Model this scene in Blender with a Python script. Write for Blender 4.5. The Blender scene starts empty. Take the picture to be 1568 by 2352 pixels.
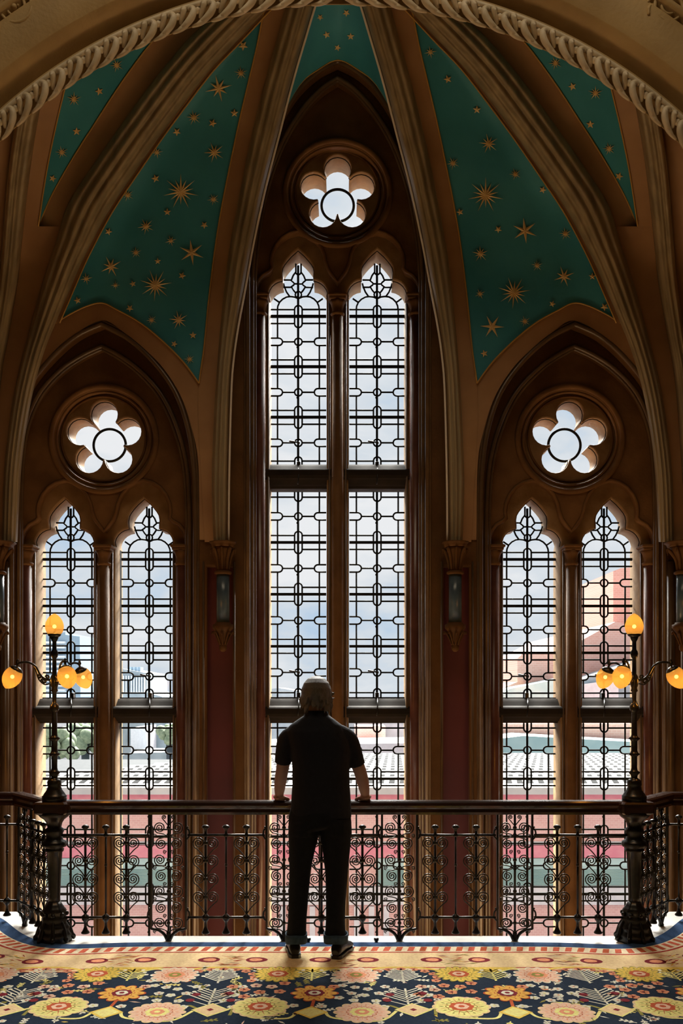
import bpy, math, random
from mathutils import Vector, Matrix
from mathutils.bvhtree import BVHTree
random.seed(7)
PI = math.pi
S = bpy.context.scene
COL = S.collection
# ------------------------------------------------------------------ camera, world, lights, exposure
F = 2050.0; CX = 784.0; HY = 1580.0; EYE = 1.7; CY = -6.0
cam_d = bpy.data.cameras.new('camera'); cam = bpy.data.objects.new('camera', cam_d); COL.objects.link(cam)
cam.location = (0, CY, EYE); cam.rotation_euler = (PI/2, 0, 0)
cam_d.sensor_fit = 'VERTICAL'; cam_d.sensor_height = 36; cam_d.sensor_width = 24
cam_d.lens = F/2352*36; cam_d.shift_y = (HY-1176)/2352; cam_d.clip_end = 2000
S.camera = cam
S.view_settings.view_transform = 'Standard'; S.view_settings.look = 'None'
S.view_settings.gamma = 1; S.view_settings.use_curve_mapping = False
S.view_settings.exposure = 0.0

w = bpy.data.worlds.new('world'); S.world = w; w.use_nodes = True
nt = w.node_tree; nt.nodes.clear()
out = nt.nodes.new('ShaderNodeOutputWorld'); bg = nt.nodes.new('ShaderNodeBackground')
tc = nt.nodes.new('ShaderNodeTexCoord'); mp = nt.nodes.new('ShaderNodeMapping'); mp.inputs['Scale'].default_value = (1.0, 1.0, 2.2)
n1 = nt.nodes.new('ShaderNodeTexNoise'); n1.inputs['Scale'].default_value = 3.6; n1.inputs['Detail'].default_value = 9; n1.inputs['Roughness'].default_value = .58; n1.inputs['Distortion'].default_value = .3
cr = nt.nodes.new('ShaderNodeValToRGB'); e = cr.color_ramp.elements
e[0].position = .38; e[0].color = (.50, .64, .82, 1); e[1].position = .60; e[1].color = (.88, .88, .91, 1)
m = e.new(.48); m.color = (.70, .75, .82, 1)
nt.links.new(tc.outputs['Generated'], mp.inputs[0]); nt.links.new(mp.outputs[0], n1.inputs[0])
nt.links.new(n1.outputs[0], cr.inputs[0]); nt.links.new(cr.outputs[0], bg.inputs[0]); nt.links.new(bg.outputs[0], out.inputs[0])
bg.inputs[1].default_value = 1.0

def lamp(name, kind, loc, energy, color, target=None, **kw):
    d = bpy.data.lights.new(name, kind); d.energy = energy; d.color = color
    for k, v in kw.items(): setattr(d, k, v)
    o = bpy.data.objects.new(name, d); COL.objects.link(o); o.location = loc
    if target is not None:
        o.rotation_euler = (Vector(target)-Vector(loc)).to_track_quat('-Z', 'Y').to_euler()
    return o
# hazy high sun behind the window wall, soft through thin cloud
lamp('sun', 'SUN', (2, 20, 18), 32.0, (1.0, .96, .90), target=(0, 0, 0), angle=math.radians(38))
# added warm fill high in the viewer's hall, no fitting seen
lamp('hall_fill', 'AREA', (0, -2.6, 8.9), 90, (1.0, .80, .55), target=(0, -2.2, 0), shape='RECTANGLE', size=5.0, size_y=2.0)
# added unseen uplight in the stairwell, brightening vault and lower wall
lamp('stairwell_fill', 'AREA', (0, .9, -3.9), 135, (1.0, .64, .31), target=(0, 1.0, 5), shape='RECTANGLE', size=6.5, size_y=.8)

# ------------------------------------------------------------------ helpers
def P(px, py, Y):
    D = Y-CY
    return Vector(((px-CX)*D/F, Y, EYE+(HY-py)*D/F))
def MX(px): return 1552-px
def FP(px, py):
    D = EYE*F/(py-HY)
    return ((px-CX)*D/F, CY+D)

def material(name, c1, c2=None, rough=.6, metal=0, scale=6, bump=0, bscale=40, spec=.5, stretch=(1, 1, 1), coat=0, emit=None, estr=0):
    m = bpy.data.materials.new(name); m.use_nodes = True; t = m.node_tree
    b = t.nodes['Principled BSDF']
    b.inputs['Base Color'].default_value = (*c1, 1); b.inputs['Roughness'].default_value = rough; b.inputs['Metallic'].default_value = metal
    b.inputs['Specular IOR Level'].default_value = spec; b.inputs['Coat Weight'].default_value = coat
    co = t.nodes.new('ShaderNodeTexCoord'); mpn = t.nodes.new('ShaderNodeMapping'); mpn.inputs['Scale'].default_value = stretch
    t.links.new(co.outputs['Object'], mpn.inputs[0])
    if c2:
        n = t.nodes.new('ShaderNodeTexNoise'); n.inputs['Scale'].default_value = scale; n.inputs['Detail'].default_value = 6
        r = t.nodes.new('ShaderNodeValToRGB'); r.color_ramp.elements[0].position = .35; r.color_ramp.elements[1].position = .68
        r.color_ramp.elements[0].color = (*c1, 1); r.color_ramp.elements[1].color = (*c2, 1)
        t.links.new(mpn.outputs[0], n.inputs[0]); t.links.new(n.outputs[0], r.inputs[0]); t.links.new(r.outputs[0], b.inputs['Base Color'])
    if bump:
        n = t.nodes.new('ShaderNodeTexNoise'); n.inputs['Scale'].default_value = bscale; n.inputs['Detail'].default_value = 4
        bp = t.nodes.new('ShaderNodeBump'); bp.inputs['Strength'].default_value = bump; bp.inputs['Distance'].default_value = .02
        t.links.new(mpn.outputs[0], n.inputs[0]); t.links.new(n.outputs[0], bp.inputs['Height']); t.links.new(bp.outputs[0], b.inputs['Normal'])
    if emit:
        b.inputs['Emission Color'].default_value = (*emit, 1); b.inputs['Emission Strength'].default_value = estr
    return m
def brick_mat(name, c1, c2, mortar, scale, bw=.5, rh=.25, msize=.02, rough=.85, rot=True):
    m = bpy.data.materials.new(name); m.use_nodes = True; t = m.node_tree; b = t.nodes['Principled BSDF']; b.inputs['Roughness'].default_value = rough
    co = t.nodes.new('ShaderNodeTexCoord'); mpn = t.nodes.new('ShaderNodeMapping')
    if rot: mpn.inputs['Rotation'].default_value = (PI/2, 0, 0)
    br = t.nodes.new('ShaderNodeTexBrick'); br.inputs['Color1'].default_value = (*c1, 1); br.inputs['Color2'].default_value = (*c2, 1); br.inputs['Mortar'].default_value = (*mortar, 1)
    br.inputs['Scale'].default_value = scale; br.inputs['Brick Width'].default_value = bw; br.inputs['Row Height'].default_value = rh; br.inputs['Mortar Size'].default_value = msize
    t.links.new(co.outputs['Object'], mpn.inputs[0]); t.links.new(mpn.outputs[0], br.inputs[0]); t.links.new(br.outputs[0], b.inputs['Base Color'])
    return m
M = {}
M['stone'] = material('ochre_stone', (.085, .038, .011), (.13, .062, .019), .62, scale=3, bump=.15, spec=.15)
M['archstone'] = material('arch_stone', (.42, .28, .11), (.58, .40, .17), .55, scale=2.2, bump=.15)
M['carved'] = material('carved_stone', (.60, .50, .33), (.80, .68, .48), .42, scale=9, bump=.1)
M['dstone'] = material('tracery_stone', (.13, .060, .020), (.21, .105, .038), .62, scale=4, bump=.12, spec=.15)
M['ribstone'] = material('rib_stone', (.26, .20, .11), (.42, .33, .19), .5, scale=2, bump=.1, stretch=(5, 5, .6))
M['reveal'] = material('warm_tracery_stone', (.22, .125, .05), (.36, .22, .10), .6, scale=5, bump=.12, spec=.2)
M['rollstone'] = material('polished_roll_stone', (.085, .048, .022), (.14, .082, .038), .3, scale=4, spec=.7)
M['darkoak'] = material('dark_painted_transom', (.018, .014, .010), (.028, .020, .014), .75, spec=.1)
M['edgelight'] = material('highlit_rib_edge', (.82, .76, .66), (.88, .83, .75), .2, scale=5, spec=.9)  # near-white colour paints the window light catching the rib edge
M['bandpaint'] = material('russet_band_paint', (.34, .18, .075), (.44, .25, .11), .6, scale=2.5)
M['green'] = material('green_vault_paint', (.03, .25, .33), (.055, .32, .40), .6, scale=1.6, bump=.05)
M['gold'] = material('gilt_star', (.72, .50, .20), (.85, .65, .32), .5, metal=.1, scale=8)
M['goldline'] = material('gilt_line', (.50, .29, .07), None, .5)
M['red'] = material('red_wall_paint', (.085, .013, .016), (.12, .020, .022), .55, scale=2)
M['shaftred'] = material('red_marble_shaft', (.11, .04, .03), (.18, .07, .045), .25, scale=5, spec=.6)
M['blueshaft'] = material('blue_grey_marble', (.05, .085, .12), (.10, .15, .19), .25, scale=6)
M['lead'] = material('dark_lead', (.010, .011, .012), (.016, .018, .018), .8, spec=.12)
M['iron'] = material('black_iron', (.016, .016, .015), (.030, .028, .024), .30, metal=.55, scale=30, spec=.7)
M['ironlight'] = material('worn_iron', (.035, .033, .028), (.07, .064, .05), .28, metal=.75, scale=30)
M['wood'] = material('polished_dark_wood', (.018, .007, .004), (.042, .016, .008), .2, scale=3, stretch=(1, 8, 8), coat=.4)
M['floorstone'] = material('pale_landing_stone', (.60, .57, .52), (.74, .71, .66), .45, scale=4, bump=.1)
M['plaster'] = material('hall_plaster', (.34, .24, .13), (.42, .30, .17), .8, scale=2)
M['darkfloor'] = material('lower_hall_stone', (.22, .14, .08), (.28, .18, .10), .7)
# carpet colours
for n, c in dict(navy=(.010, .022, .045), blue=(.03, .07, .16), cream=(.86, .62, .34), rope=(.62, .12, .06), ropew=(.9, .72, .5), line=(.45, .05, .03), yellow=(.82, .58, .11), gold2=(.85, .48, .10), pink=(.88, .56, .40), salmon=(.80, .33, .18), white=(.86, .82, .66), olive=(.30, .27, .06), wine=(.22, .02, .03), rust=(.55, .11, .04), lemon=(.88, .76, .28)).items():
    M['c_'+n] = material('carpet_'+n, c, tuple(min(1, v*1.25+.004) for v in c), .95, scale=60, bump=.4, bscale=260, spec=.1)
M['glass'] = bpy.data.materials.new('window_glass'); M['glass'].use_nodes = True
t = M['glass'].node_tree; t.nodes.clear(); o_ = t.nodes.new('ShaderNodeOutputMaterial'); mx_ = t.nodes.new('ShaderNodeMixShader'); tr_ = t.nodes.new('ShaderNodeBsdfTransparent'); gl_ = t.nodes.new('ShaderNodeBsdfGlossy')
tr_.inputs[0].default_value = (.985, .995, .99, 1); gl_.inputs['Roughness'].default_value = .12; mx_.inputs[0].default_value = .015
t.links.new(tr_.outputs[0], mx_.inputs[1]); t.links.new(gl_.outputs[0], mx_.inputs[2]); t.links.new(mx_.outputs[0], o_.inputs[0])
# amber lamp glass: glowing frosted shell over a hot bulb
g = bpy.data.materials.new('amber_frosted_glass'); g.use_nodes = True; t = g.node_tree; t.nodes.clear()
o_ = t.nodes.new('ShaderNodeOutputMaterial'); m1 = t.nodes.new('ShaderNodeMixShader'); m2 = t.nodes.new('ShaderNodeMixShader'); em = t.nodes.new('ShaderNodeEmission'); tr_ = t.nodes.new('ShaderNodeBsdfTransparent'); tl_ = t.nodes.new('ShaderNodeBsdfTranslucent')
em.inputs[0].default_value = (1.0, .52, .10, 1); em.inputs[1].default_value = 1.0
tr_.inputs[0].default_value = (1, .72, .35, 1); tl_.inputs[0].default_value = (.07, .034, .006, 1)
m1.inputs[0].default_value = .5; m2.inputs[0].default_value = .45
t.links.new(em.outputs[0], m1.inputs[1]); t.links.new(tl_.outputs[0], m1.inputs[2]); t.links.new(m1.outputs[0], m2.inputs[1]); t.links.new(tr_.outputs[0], m2.inputs[2]); t.links.new(m2.outputs[0], o_.inputs[0]); M['amber'] = g
g = bpy.data.materials.new('hot_bulb'); g.use_nodes = True; t = g.node_tree; t.nodes.clear()
o_ = t.nodes.new('ShaderNodeOutputMaterial'); em = t.nodes.new('ShaderNodeEmission'); em.inputs[0].default_value = (1, .62, .22, 1); em.inputs[1].default_value = 9
t.links.new(em.outputs[0], o_.inputs[0]); M['bulb'] = g

def tag(o, label=None, cat=None, group=None, kind=None):
    if label: o['label'] = label
    if cat: o['category'] = cat
    if group: o['group'] = group
    if kind: o['kind'] = kind
    return o
def empty(name, loc=(0, 0, 0), rz=0, parent=None):
    o = bpy.data.objects.new(name, None); COL.objects.link(o); o.location = loc; o.rotation_euler = (0, 0, rz); o.empty_display_size = .1
    if parent: o.parent = parent
    return o
def link_mesh(name, me, parent=None, mats=None):
    if mats:
        for mm in mats: me.materials.append(mm)
    o = bpy.data.objects.new(name, me); COL.objects.link(o)
    if parent:
        o.parent = parent
        par = parent; loc = Vector((0, 0, 0))
    return o
class MB:
    """collects verts / faces; build() links them as one mesh object"""
    def __init__(s): s.v = []; s.f = []; s.mi = []; s.sm = []
    def add(s, vs, fs, mi=0, smooth=True):
        n = len(s.v); s.v += [tuple(v) for v in vs]
        for f in fs: s.f.append([i+n for i in f]); s.mi.append(mi); s.sm.append(smooth)
    def box(s, x0, x1, y0, y1, z0, z1, mi=0):
        v = [(x, y, z) for x in (x0, x1) for y in (y0, y1) for z in (z0, z1)]
        s.add(v, [(0, 1, 3, 2), (4, 6, 7, 5), (0, 4, 5, 1), (2, 3, 7, 6), (0, 2, 6, 4), (1, 5, 7, 3)], mi, False)
    def bbox(s, x0, x1, y0, y1, z0, z1, b=.005, mi=0):
        # box with chamfered vertical and horizontal edges
        pts = [(x0+b, y0), (x1-b, y0), (x1, y0+b), (x1, y1-b), (x1-b, y1), (x0+b, y1), (x0, y1-b), (x0, y0+b)]
        cx, cy = (x0+x1)/2, (y0+y1)/2
        rings = []
        for z, q in ((z0, b), (z0+b, 0), (z1-b, 0), (z1, b)):
            rings.append([(px-math.copysign(q, px-cx), py-math.copysign(q, py-cy), z) for px, py in pts])
        s.rings(rings, True, True, mi, False)
    def rings(s, rings, closed=True, cap=True, mi=0, smooth=True):
        n = len(rings[0]); vs = [p for r in rings for p in r]; fs = []
        for i in range(len(rings)-1):
            for j in range(n if closed else n-1):
                k = (j+1) % n; fs.append((i*n+j, i*n+k, (i+1)*n+k, (i+1)*n+j))
        if cap: fs.append(tuple(reversed(range(n)))); fs.append(tuple(range((len(rings)-1)*n, len(rings)*n)))
        s.add(vs, fs, mi, smooth)
    def tube(s, pts, r, n=6, closed=False, mi=0, cap=True):
        pts = [Vector(p) for p in pts]
        if len(pts) < 2: return
        N = len(pts); rr = r if isinstance(r, (list, tuple)) else [r]*N
        T = []
        for i in range(N):
            a = pts[(i-1) % N] if (closed or i > 0) else pts[i]; b = pts[(i+1) % N] if (closed or i < N-1) else pts[i]
            d = (b-a); T.append(d.normalized() if d.length > 1e-9 else Vector((0, 0, 1)))
        up = Vector((0, 1, 0)) if abs(T[0].y) < .9 else Vector((1, 0, 0))
        u = T[0].cross(up).normalized(); rings = []
        for i in range(N):
            u = (u-T[i]*u.dot(T[i]))
            u = u.normalized() if u.length > 1e-6 else T[i].orthogonal().normalized()
            v = T[i].cross(u)
            rings.append([pts[i]+(u*math.cos(2*PI*k/n)+v*math.sin(2*PI*k/n))*rr[i] for k in range(n)])
        if closed: rings.append(rings[0])
        s.rings(rings, True, cap and not closed, mi, True)
    def lathe(s, prof, c=(0, 0, 0), n=20, mi=0, lobes=0, amp=0, rot=None):
        rings = []
        for r, z in prof:
            ring = []
            for k in range(n):
                a = 2*PI*k/n; q = r*(1+amp*math.cos(lobes*a)) if lobes else r
                p = Vector((q*math.cos(a), q*math.sin(a), z))
                if rot: p = rot @ p
                ring.append(p+Vector(c))
            rings.append(ring)
        s.rings(rings, True, True, mi, True)
    def sphere(s, c, r, sc=(1, 1, 1), n=12, m=8, mi=0):
        rings = []
        for i in range(m+1):
            a = -PI/2+PI*i/m; q = max(math.cos(a), .001)*r
            rings.append([(c[0]+q*math.cos(2*PI*k/n)*sc[0], c[1]+q*math.sin(2*PI*k/n)*sc[1], c[2]+math.sin(a)*r*sc[2]) for k in range(n)])
        s.rings(rings, True, True, mi, True)
    def mesh(s, name, mats):
        me = bpy.data.meshes.new(name); me.from_pydata(s.v, [], s.f); 
        for mm in (mats if isinstance(mats, (list, tuple)) else [mats]): me.materials.append(mm)
        me.polygons.foreach_set('material_index', s.mi); me.polygons.foreach_set('use_smooth', s.sm)
        me.update(); return me
    def build(s, name, mats, parent=None):
        o = bpy.data.objects.new(name, s.mesh(name, mats)); COL.objects.link(o)
        if parent: o.parent = parent
        return o
def plate_mesh(outer, holes, Y0, Y1, bevel=0.0):
    """outer / holes: lists of (x, z) in metres -> slab between Y0 and Y1 with holes"""
    cu = bpy.data.curves.new('tmp', 'CURVE'); cu.dimensions = '2D'; cu.fill_mode = 'BOTH'
    cu.extrude = max((Y1-Y0)/2-bevel, .0005); cu.bevel_depth = bevel; cu.bevel_resolution = 1; cu.offset = -bevel
    for pl in [outer]+holes:
        sp = cu.splines.new('POLY'); sp.points.add(len(pl)-1)
        for i, (x, z) in enumerate(pl): sp.points[i].co = (x, z, 0, 1)
        sp.use_cyclic_u = True
    o = bpy.data.objects.new('tmp', cu); COL.objects.link(o)
    dg = bpy.context.evaluated_depsgraph_get(); me = bpy.data.meshes.new_from_object(o.evaluated_get(dg))
    bpy.data.objects.remove(o); bpy.data.curves.remove(cu)
    ym = (Y0+Y1)/2
    me.transform(Matrix(((1, 0, 0, 0), (0, 0, -1, ym), (0, 1, 0, 0), (0, 0, 0, 1))))
    return me
def plate(name, outer, holes, Y0, Y1, mat, bevel=0., parent=None):
    me = plate_mesh(outer, holes, Y0, Y1, bevel); me.materials.clear(); me.materials.append(mat)
    o = bpy.data.objects.new(name, me); COL.objects.link(o)
    if parent: o.parent = parent
    return o
def pxl(pts, Y): return [(P(x, y, Y).x, P(x, y, Y).z) for x, y in pts]
def catmull(pts, n=6, closed=False):
    out_ = []; N = len(pts); pts = [Vector(p) for p in pts]
    rng = range(N) if closed else range(N-1)
    for i in rng:
        p0 = pts[(i-1) % N] if (closed or i > 0) else pts[0]; p1 = pts[i]; p2 = pts[(i+1) % N]; p3 = pts[(i+2) % N] if (closed or i < N-2) else pts[-1]
        for k in range(n):
            t = k/n; out_.append(.5*((2*p1)+(-p0+p2)*t+(2*p0-5*p1+4*p2-p3)*t*t+(-p0+3*p1-3*p2+p3)*t**3))
    if not closed: out_.append(pts[-1])
    return out_
def interp(tab, x):
    tab = sorted(tab)
    if x <= tab[0][0]: 
        (a, b), (c, d) = tab[0], tab[1]; return b+(x-a)*(d-b)/(c-a)
    for (a, b), (c, d) in zip(tab, tab[1:]):
        if x <= c: return b+(x-a)*(d-b)/(c-a)
    (a, b), (c, d) = tab[-2], tab[-1]; return d+(x-c)*(d-b)/(c-a)
def arcp(cx, cy, r, a0, a1, n):   # degrees, y down
    return [(cx+r*math.cos(math.radians(a0+(a1-a0)*i/n)), cy-r*math.sin(math.radians(a0+(a1-a0)*i/n))) for i in range(n+1)]

# ------------------------------------------------------------------ structure: window wall
WX = 4.6; ZB = -4.3; ZT = 9.3
GY = 2.62; FY = 2.40; L1 = 2.28; L2 = 2.13; L3 = 2.0
BAYS = [('left', 239, 1255), ('centre', 775, 682), ('right', 1312, 1255)]   # middle px (front plane), springing py
def trefoil(cx, sy, bot=2500):
    r = [(66, 0)]+[(33+36*math.cos(math.radians(a)), -5-36*math.sin(math.radians(a))) for a in (10, 25, 40, 55, 70, 85)]
    r += [(36.5, -50), (37.5, -60), (35.5, -71), (31, -79), (24, -88), (15, -98), (6, -106), (0, -111)]
    right = [(cx+x, sy+y) for x, y in r]; left = [(cx-x, sy+y) for x, y in reversed(r[:-1])]
    return [(cx+66, bot)]+right+left+[(cx-66, bot)]
def pair_outline(mid, sy, bot=2500):
    cxR = mid+91
    r = [(100, 0), (99, -18), (93, -36), (82, -50), (66, -59), (60, -66), (62, -80), (60, -98), (51, -119), (37, -136), (20, -147), (0, -152), (-20, -147), (-37, -136), (-51, -119), (-60, -98), (-64, -78), (-70, -62), (-80, -48), (-91, -34)]
    right = [(cxR+x, sy+y) for x, y in r]; left = [(2*mid-x, y) for x, y in reversed(right[:-1])]
    return [(cxR+100, bot)]+right+left+[(mid-191, bot)]
def quinque(cx, cy, d=57, r=31.5, n=14, rot=0):
    pts = []
    half = 125
    for k in range(5):
        a = 90+72*k+rot; lx = cx+d*math.cos(math.radians(a)); ly = cy-d*math.sin(math.radians(a))
        pts += arcp(lx, ly, r, a-half+1, a+half-1, n)
    return pts
def circ(cx, cy, r, n=64): return arcp(cx, cy, r, 0, 360-360/n, n-1)
QC = {'left': (238, 1008), 'centre': (775, 443), 'right': (1309, 1008)}
outer = [(-WX, ZB), (WX, ZB), (WX, ZT), (-WX, ZT)]
h0 = []; h1 = []; h2 = []; h3 = []
archL2 = [(436, 2500), (436, 1200), (430, 1080), (408, 985), (370, 905), (320, 850), (275, 817), (234, 795), (190, 815), (140, 848), (92, 900), (60, 970), (46, 1060), (42, 1200), (42, 2500)]
archL3 = [(447, 2500), (449, 1200), (446, 1090), (433, 990), (402, 900), (350, 828), (290, 775), (233, 745), (175, 772), (115, 825), (65, 890), (40, 960), (30, 1050), (26, 1200), (26, 2500)]
cenL2 = [(972, 2500), (972, 640), (962, 540), (942, 430), (905, 330), (860, 255), (815, 205), (775, 178), (735, 205), (690, 255), (645, 330), (608, 430), (588, 540), (578, 640), (578, 2500)]
cenL3 = [(980, 2500), (982, 620), (974, 520), (955, 410), (922, 305), (872, 215), (822, 165), (775, 140), (728, 165), (678, 215), (628, 305), (595, 410), (576, 520), (568, 620), (570, 2500)]
def sm(poly):   # smooth the arched part, keep straight jambs and apex
    k = len(poly)//2; a = catmull([Vector((x, y, 0)) for x, y in poly[1:k+1]], 5); b = catmull([Vector((x, y, 0)) for x, y in poly[k:-1]], 5)
    return [poly[0]]+[(v.x, v.y) for v in a]+[(v.x, v.y) for v in b[1:]]+[poly[-1]]
for name, mid, sy in BAYS:
    for s_ in (-91, 91): h0.append(pxl(trefoil(mid+s_, sy), FY))
    h0.append(pxl(quinque(*QC[name], rot=0), FY))
    h1.append(pxl(pair_outline(mid, sy), L1)); h1.append(pxl(circ(*QC[name], 112), L1))
AL2 = {'left': sm(archL2), 'centre': sm(cenL2), 'right': [(MX(x), y) for x, y in reversed(sm(archL2))]}
AL3 = {'left': sm(archL3), 'centre': sm(cenL3), 'right': [(MX(x), y) for x, y in reversed(sm(archL3))]}
h2 = [pxl(AL2[k], L2) for k in AL2]; h3 = [pxl(AL3[k], L3) for k in AL3]
for x0, x1 in ((472, 534), (MX(534), MX(472))): h3.append(pxl([(x0, 2500), (x1, 2500), (x1, 1300), (x0, 1300)], L3))
wall = empty('wall_back'); tag(wall, kind='structure')
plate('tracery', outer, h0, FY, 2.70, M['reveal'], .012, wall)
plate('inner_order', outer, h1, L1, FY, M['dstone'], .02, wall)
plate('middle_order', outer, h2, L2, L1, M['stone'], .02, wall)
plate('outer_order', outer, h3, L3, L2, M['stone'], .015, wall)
mb = MB()
for x0, x1 in ((472, 534), (MX(534), MX(472))):
    a = P(x0-3, 2500, L2-.01); b = P(x1+3, 1290, L2-.01); mb.box(a.x, b.x, L2-.02, L2+.01, a.z, b.z)
mb.build('red_panel', M['red'], wall)
# rolls along the arches
mb = MB()
for name, mid, sy in BAYS:
    for off in (0,):
        po = pair_outline(mid, sy); mb.tube([P(x, y, L1) for x, y in po], .016, 8)
        mb.tube([P(x, y, L1+.06) for x, y in [(mid+(x-mid)*.985, y+2) for x, y in po]], .012, 6)
    cx, cy = QC[name]
    mb.tube([P(x, y, L1-.005) for x, y in circ(cx, cy, 121)], .026, 8, True)
    mb.tube([P(x, y, L1+.03) for x, y in circ(cx, cy, 108)], .014, 8, True)
    mb.tube([P(x, y, FY-.005) for x, y in circ(cx, cy, 97)], .012, 6, True)
    for s_ in (-91, 91): mb.tube([P(x, y, FY+.02) for x, y in trefoil(mid+s_, sy)[1:-1]], .006, 6)
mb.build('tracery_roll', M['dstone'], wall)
mb = MB()
for name, mid, sy in BAYS:
    for s_ in (-91, 91): mb.tube([Vector((v.x, FY+.045, v.z)) for v in [P(x, y, FY) for x, y in trefoil(mid+s_, sy)[1:-1]]], .006, 5)
    mb.tube([Vector((v.x, FY+.05, v.z)) for v in [P(x, y, FY) for x, y in quinque(*QC[name])]], .006, 5, True)
mb.build('glazing_groove', M['lead'], wall)
mb = MB()
for k in AL2:
    c = AL2[k]; mid = 775 if k == 'centre' else (234 if k == 'left' else MX(234))
    mb.tube([P(x, y, L2-.004) for x, y in c], .020, 8)
    mb.tube([P(mid+(x-mid)*.965, y+(7 if y < 2400 else 0), L2+.05) for x, y in c], .016, 8)
    c = AL3[k]
    mb.tube([P(x, y, L3) for x, y in c], .022, 8)
    mb.tube([P(mid+(x-mid)*1.03, y-(9 if y < 2400 else 0), L3) for x, y in c], .010, 8)
mb.build('arch_roll', M['rollstone'], wall)
# pilaster fillets
mb = MB()
for x in (467, 538, 455):
    for xx in (x, MX(x)): mb.tube([P(xx, 2500, L3-.002), P(xx, 1290, L3-.002)], .009, 6)
for x in (12, -20):
    for xx in (x, MX(x)): mb.tube([P(xx, 2500, L3-.02), P(xx, 1290, L3-.02)], .035, 8)
mb.build('pilaster_fillet', M['rollstone'], wall)

# ------------------------------------------------------------------ windows
def lattice(mb, cx, ytop, ybot, saddles, circles, head=False, Y=GY-.02, topcap=False, botcap=True):
    q = lambda x, y: P(cx+x, y, Y); R = .0086; W = 64
    def seg(a, b, r=R): mb.tube([q(*a), q(*b)], r, 5)
    def poly(pts, closed=False, r=R): mb.tube([q(*p) for p in pts], r, 5, closed)
    y0 = ytop
    if head:
        y0 = saddles[0]-18
    # side verticals, broken by the circle rows
    brk = [y0]+[v for c in circles for v in (c-8.5, c+8.5)]+[ybot]
    for i in range(0, len(brk)-1, 2):
        for sx in (-48, 48): seg((sx, brk[i]), (sx, brk[i+1]))
    yc = (ytop if not head else saddles[0]-117)
    seg((0, yc), (0, ybot)); seg((-2, yc), (-2, ybot), .006)
    for c in circles:
        poly([(8.5*math.cos(a), c+8.5*math.sin(a)) for a in [2*PI*k/14 for k in range(14)]], True)
        for s in (-1, 1):
            poly([(s*W, c-8.5), (s*45, c-8.5)]+[(s*(45-8.5*math.sin(PI*k/8)), c-8.5*math.cos(PI*k/8)) for k in range(1, 8)]+[(s*45, c+8.5), (s*W, c+8.5)])
            seg((s*36.5, c), (s*8.5, c))
    for sd in saddles:
        a = q(-W, sd+3); b = q(W, sd-3); mb.box(a.x, b.x, Y-.012, Y+.008, a.z, b.z)
        poly([(8.5*math.cos(a), sd-17+8.5*math.sin(a)) for a in [PI+PI*k/8 for k in range(9)]]+[(8.5*math.cos(a), sd+17+8.5*math.sin(a)) for a in [PI*k/8 for k in range(9)]], True)
        for s in (-1, 1):
            for d in (-16, 16): seg((s*W, sd+d), (s*8.5, sd+d))
        for k in (0,): mb.sphere(q(-2, sd-45), .012, n=6, m=4)
    if not head:
        poly([(8.5, ytop), (8.5, ytop+12)]+[(8.5*math.cos(a), ytop+13+8.5*math.sin(a)) for a in [PI*k/8 for k in range(9)]]+[(-8.5, ytop)])
        for s in (-1, 1): seg((s*W, ytop+12), (s*8.5, ytop+12))
    else:
        b = saddles[0]-18
        for s in (-1, 1):
            poly([(s*48, b+2), (s*47, b-6), (s*43, b-15), (s*36, b-22), (s*27, b-27), (s*18, b-28), (s*9, b-27), (0, b-23)])
            seg((s*43, b-14), (s*56, b-23)); 
            poly([(s*20, b-28), (s*27, b-38), (s*32, b-50), (s*34, b-58)])
            # ring with side ovals in the top lobe
            poly([(s*34, b-66), (s*18, b-66), (s*11, b-60), (s*9, b-57), (s*11, b-54), (s*18, b-49), (s*34, b-49)])
            poly([(s*6, b-103), (s*6, b-84)]); seg((s*2, b-57), (s*10, b-57))
            poly([(s*6, b-84), (s*12, b-76), (s*16, b-66)]); poly([(s*16, b-50), (s*11, b-42), (s*6, b-36)])
            poly([(s*16, b-66), (s*24, b-78)]) if 0 else None
        poly([(7*math.cos(a), b-32+8*math.sin(a)) for a in [2*PI*k/12 for k in range(12)]], True)
        poly([(6*math.cos(a), b-84+6*math.sin(a)) for a in [PI*k/6 for k in range(7)]])
    if botcap:
        poly([(8.5, ybot), (8.5, ybot-12)]+[(8.5*math.cos(a), ybot-14-8.5*math.sin(a)) for a in [PI*k/8 for k in range(9)]]+[(-8.5, ybot)])
        for s in (-1, 1): seg((s*W, ybot-13), (s*8.5, ybot-13))
def gpx(px): return CX+(px-CX)*(FY-CY)/(GY-CY)
def capital(mb, x, y, Y, r):
    """moulded capital: py top y, px centre x"""
    c = P(x, y, Y); s = (Y-CY)/F
    R = r*s
    mb.bbox(c.x-R*1.75, c.x+R*1.75, Y-R*1.75, Y+R*1.75, c.z-7*s, c.z, .008)
    mb.bbox(c.x-R*1.5, c.x+R*1.5, Y-R*1.5, Y+R*1.5, c.z-13*s, c.z-6*s, .006)
    mb.lathe([(R*1.0, -47*s), (R*1.25, -44*s), (R*1.25, -41*s), (R*.95, -38*s), (R*.97, -30*s), (R*1.2, -20*s), (R*1.55, -13*s)], c, 16, lobes=8, amp=.05)
wn = 0
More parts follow.
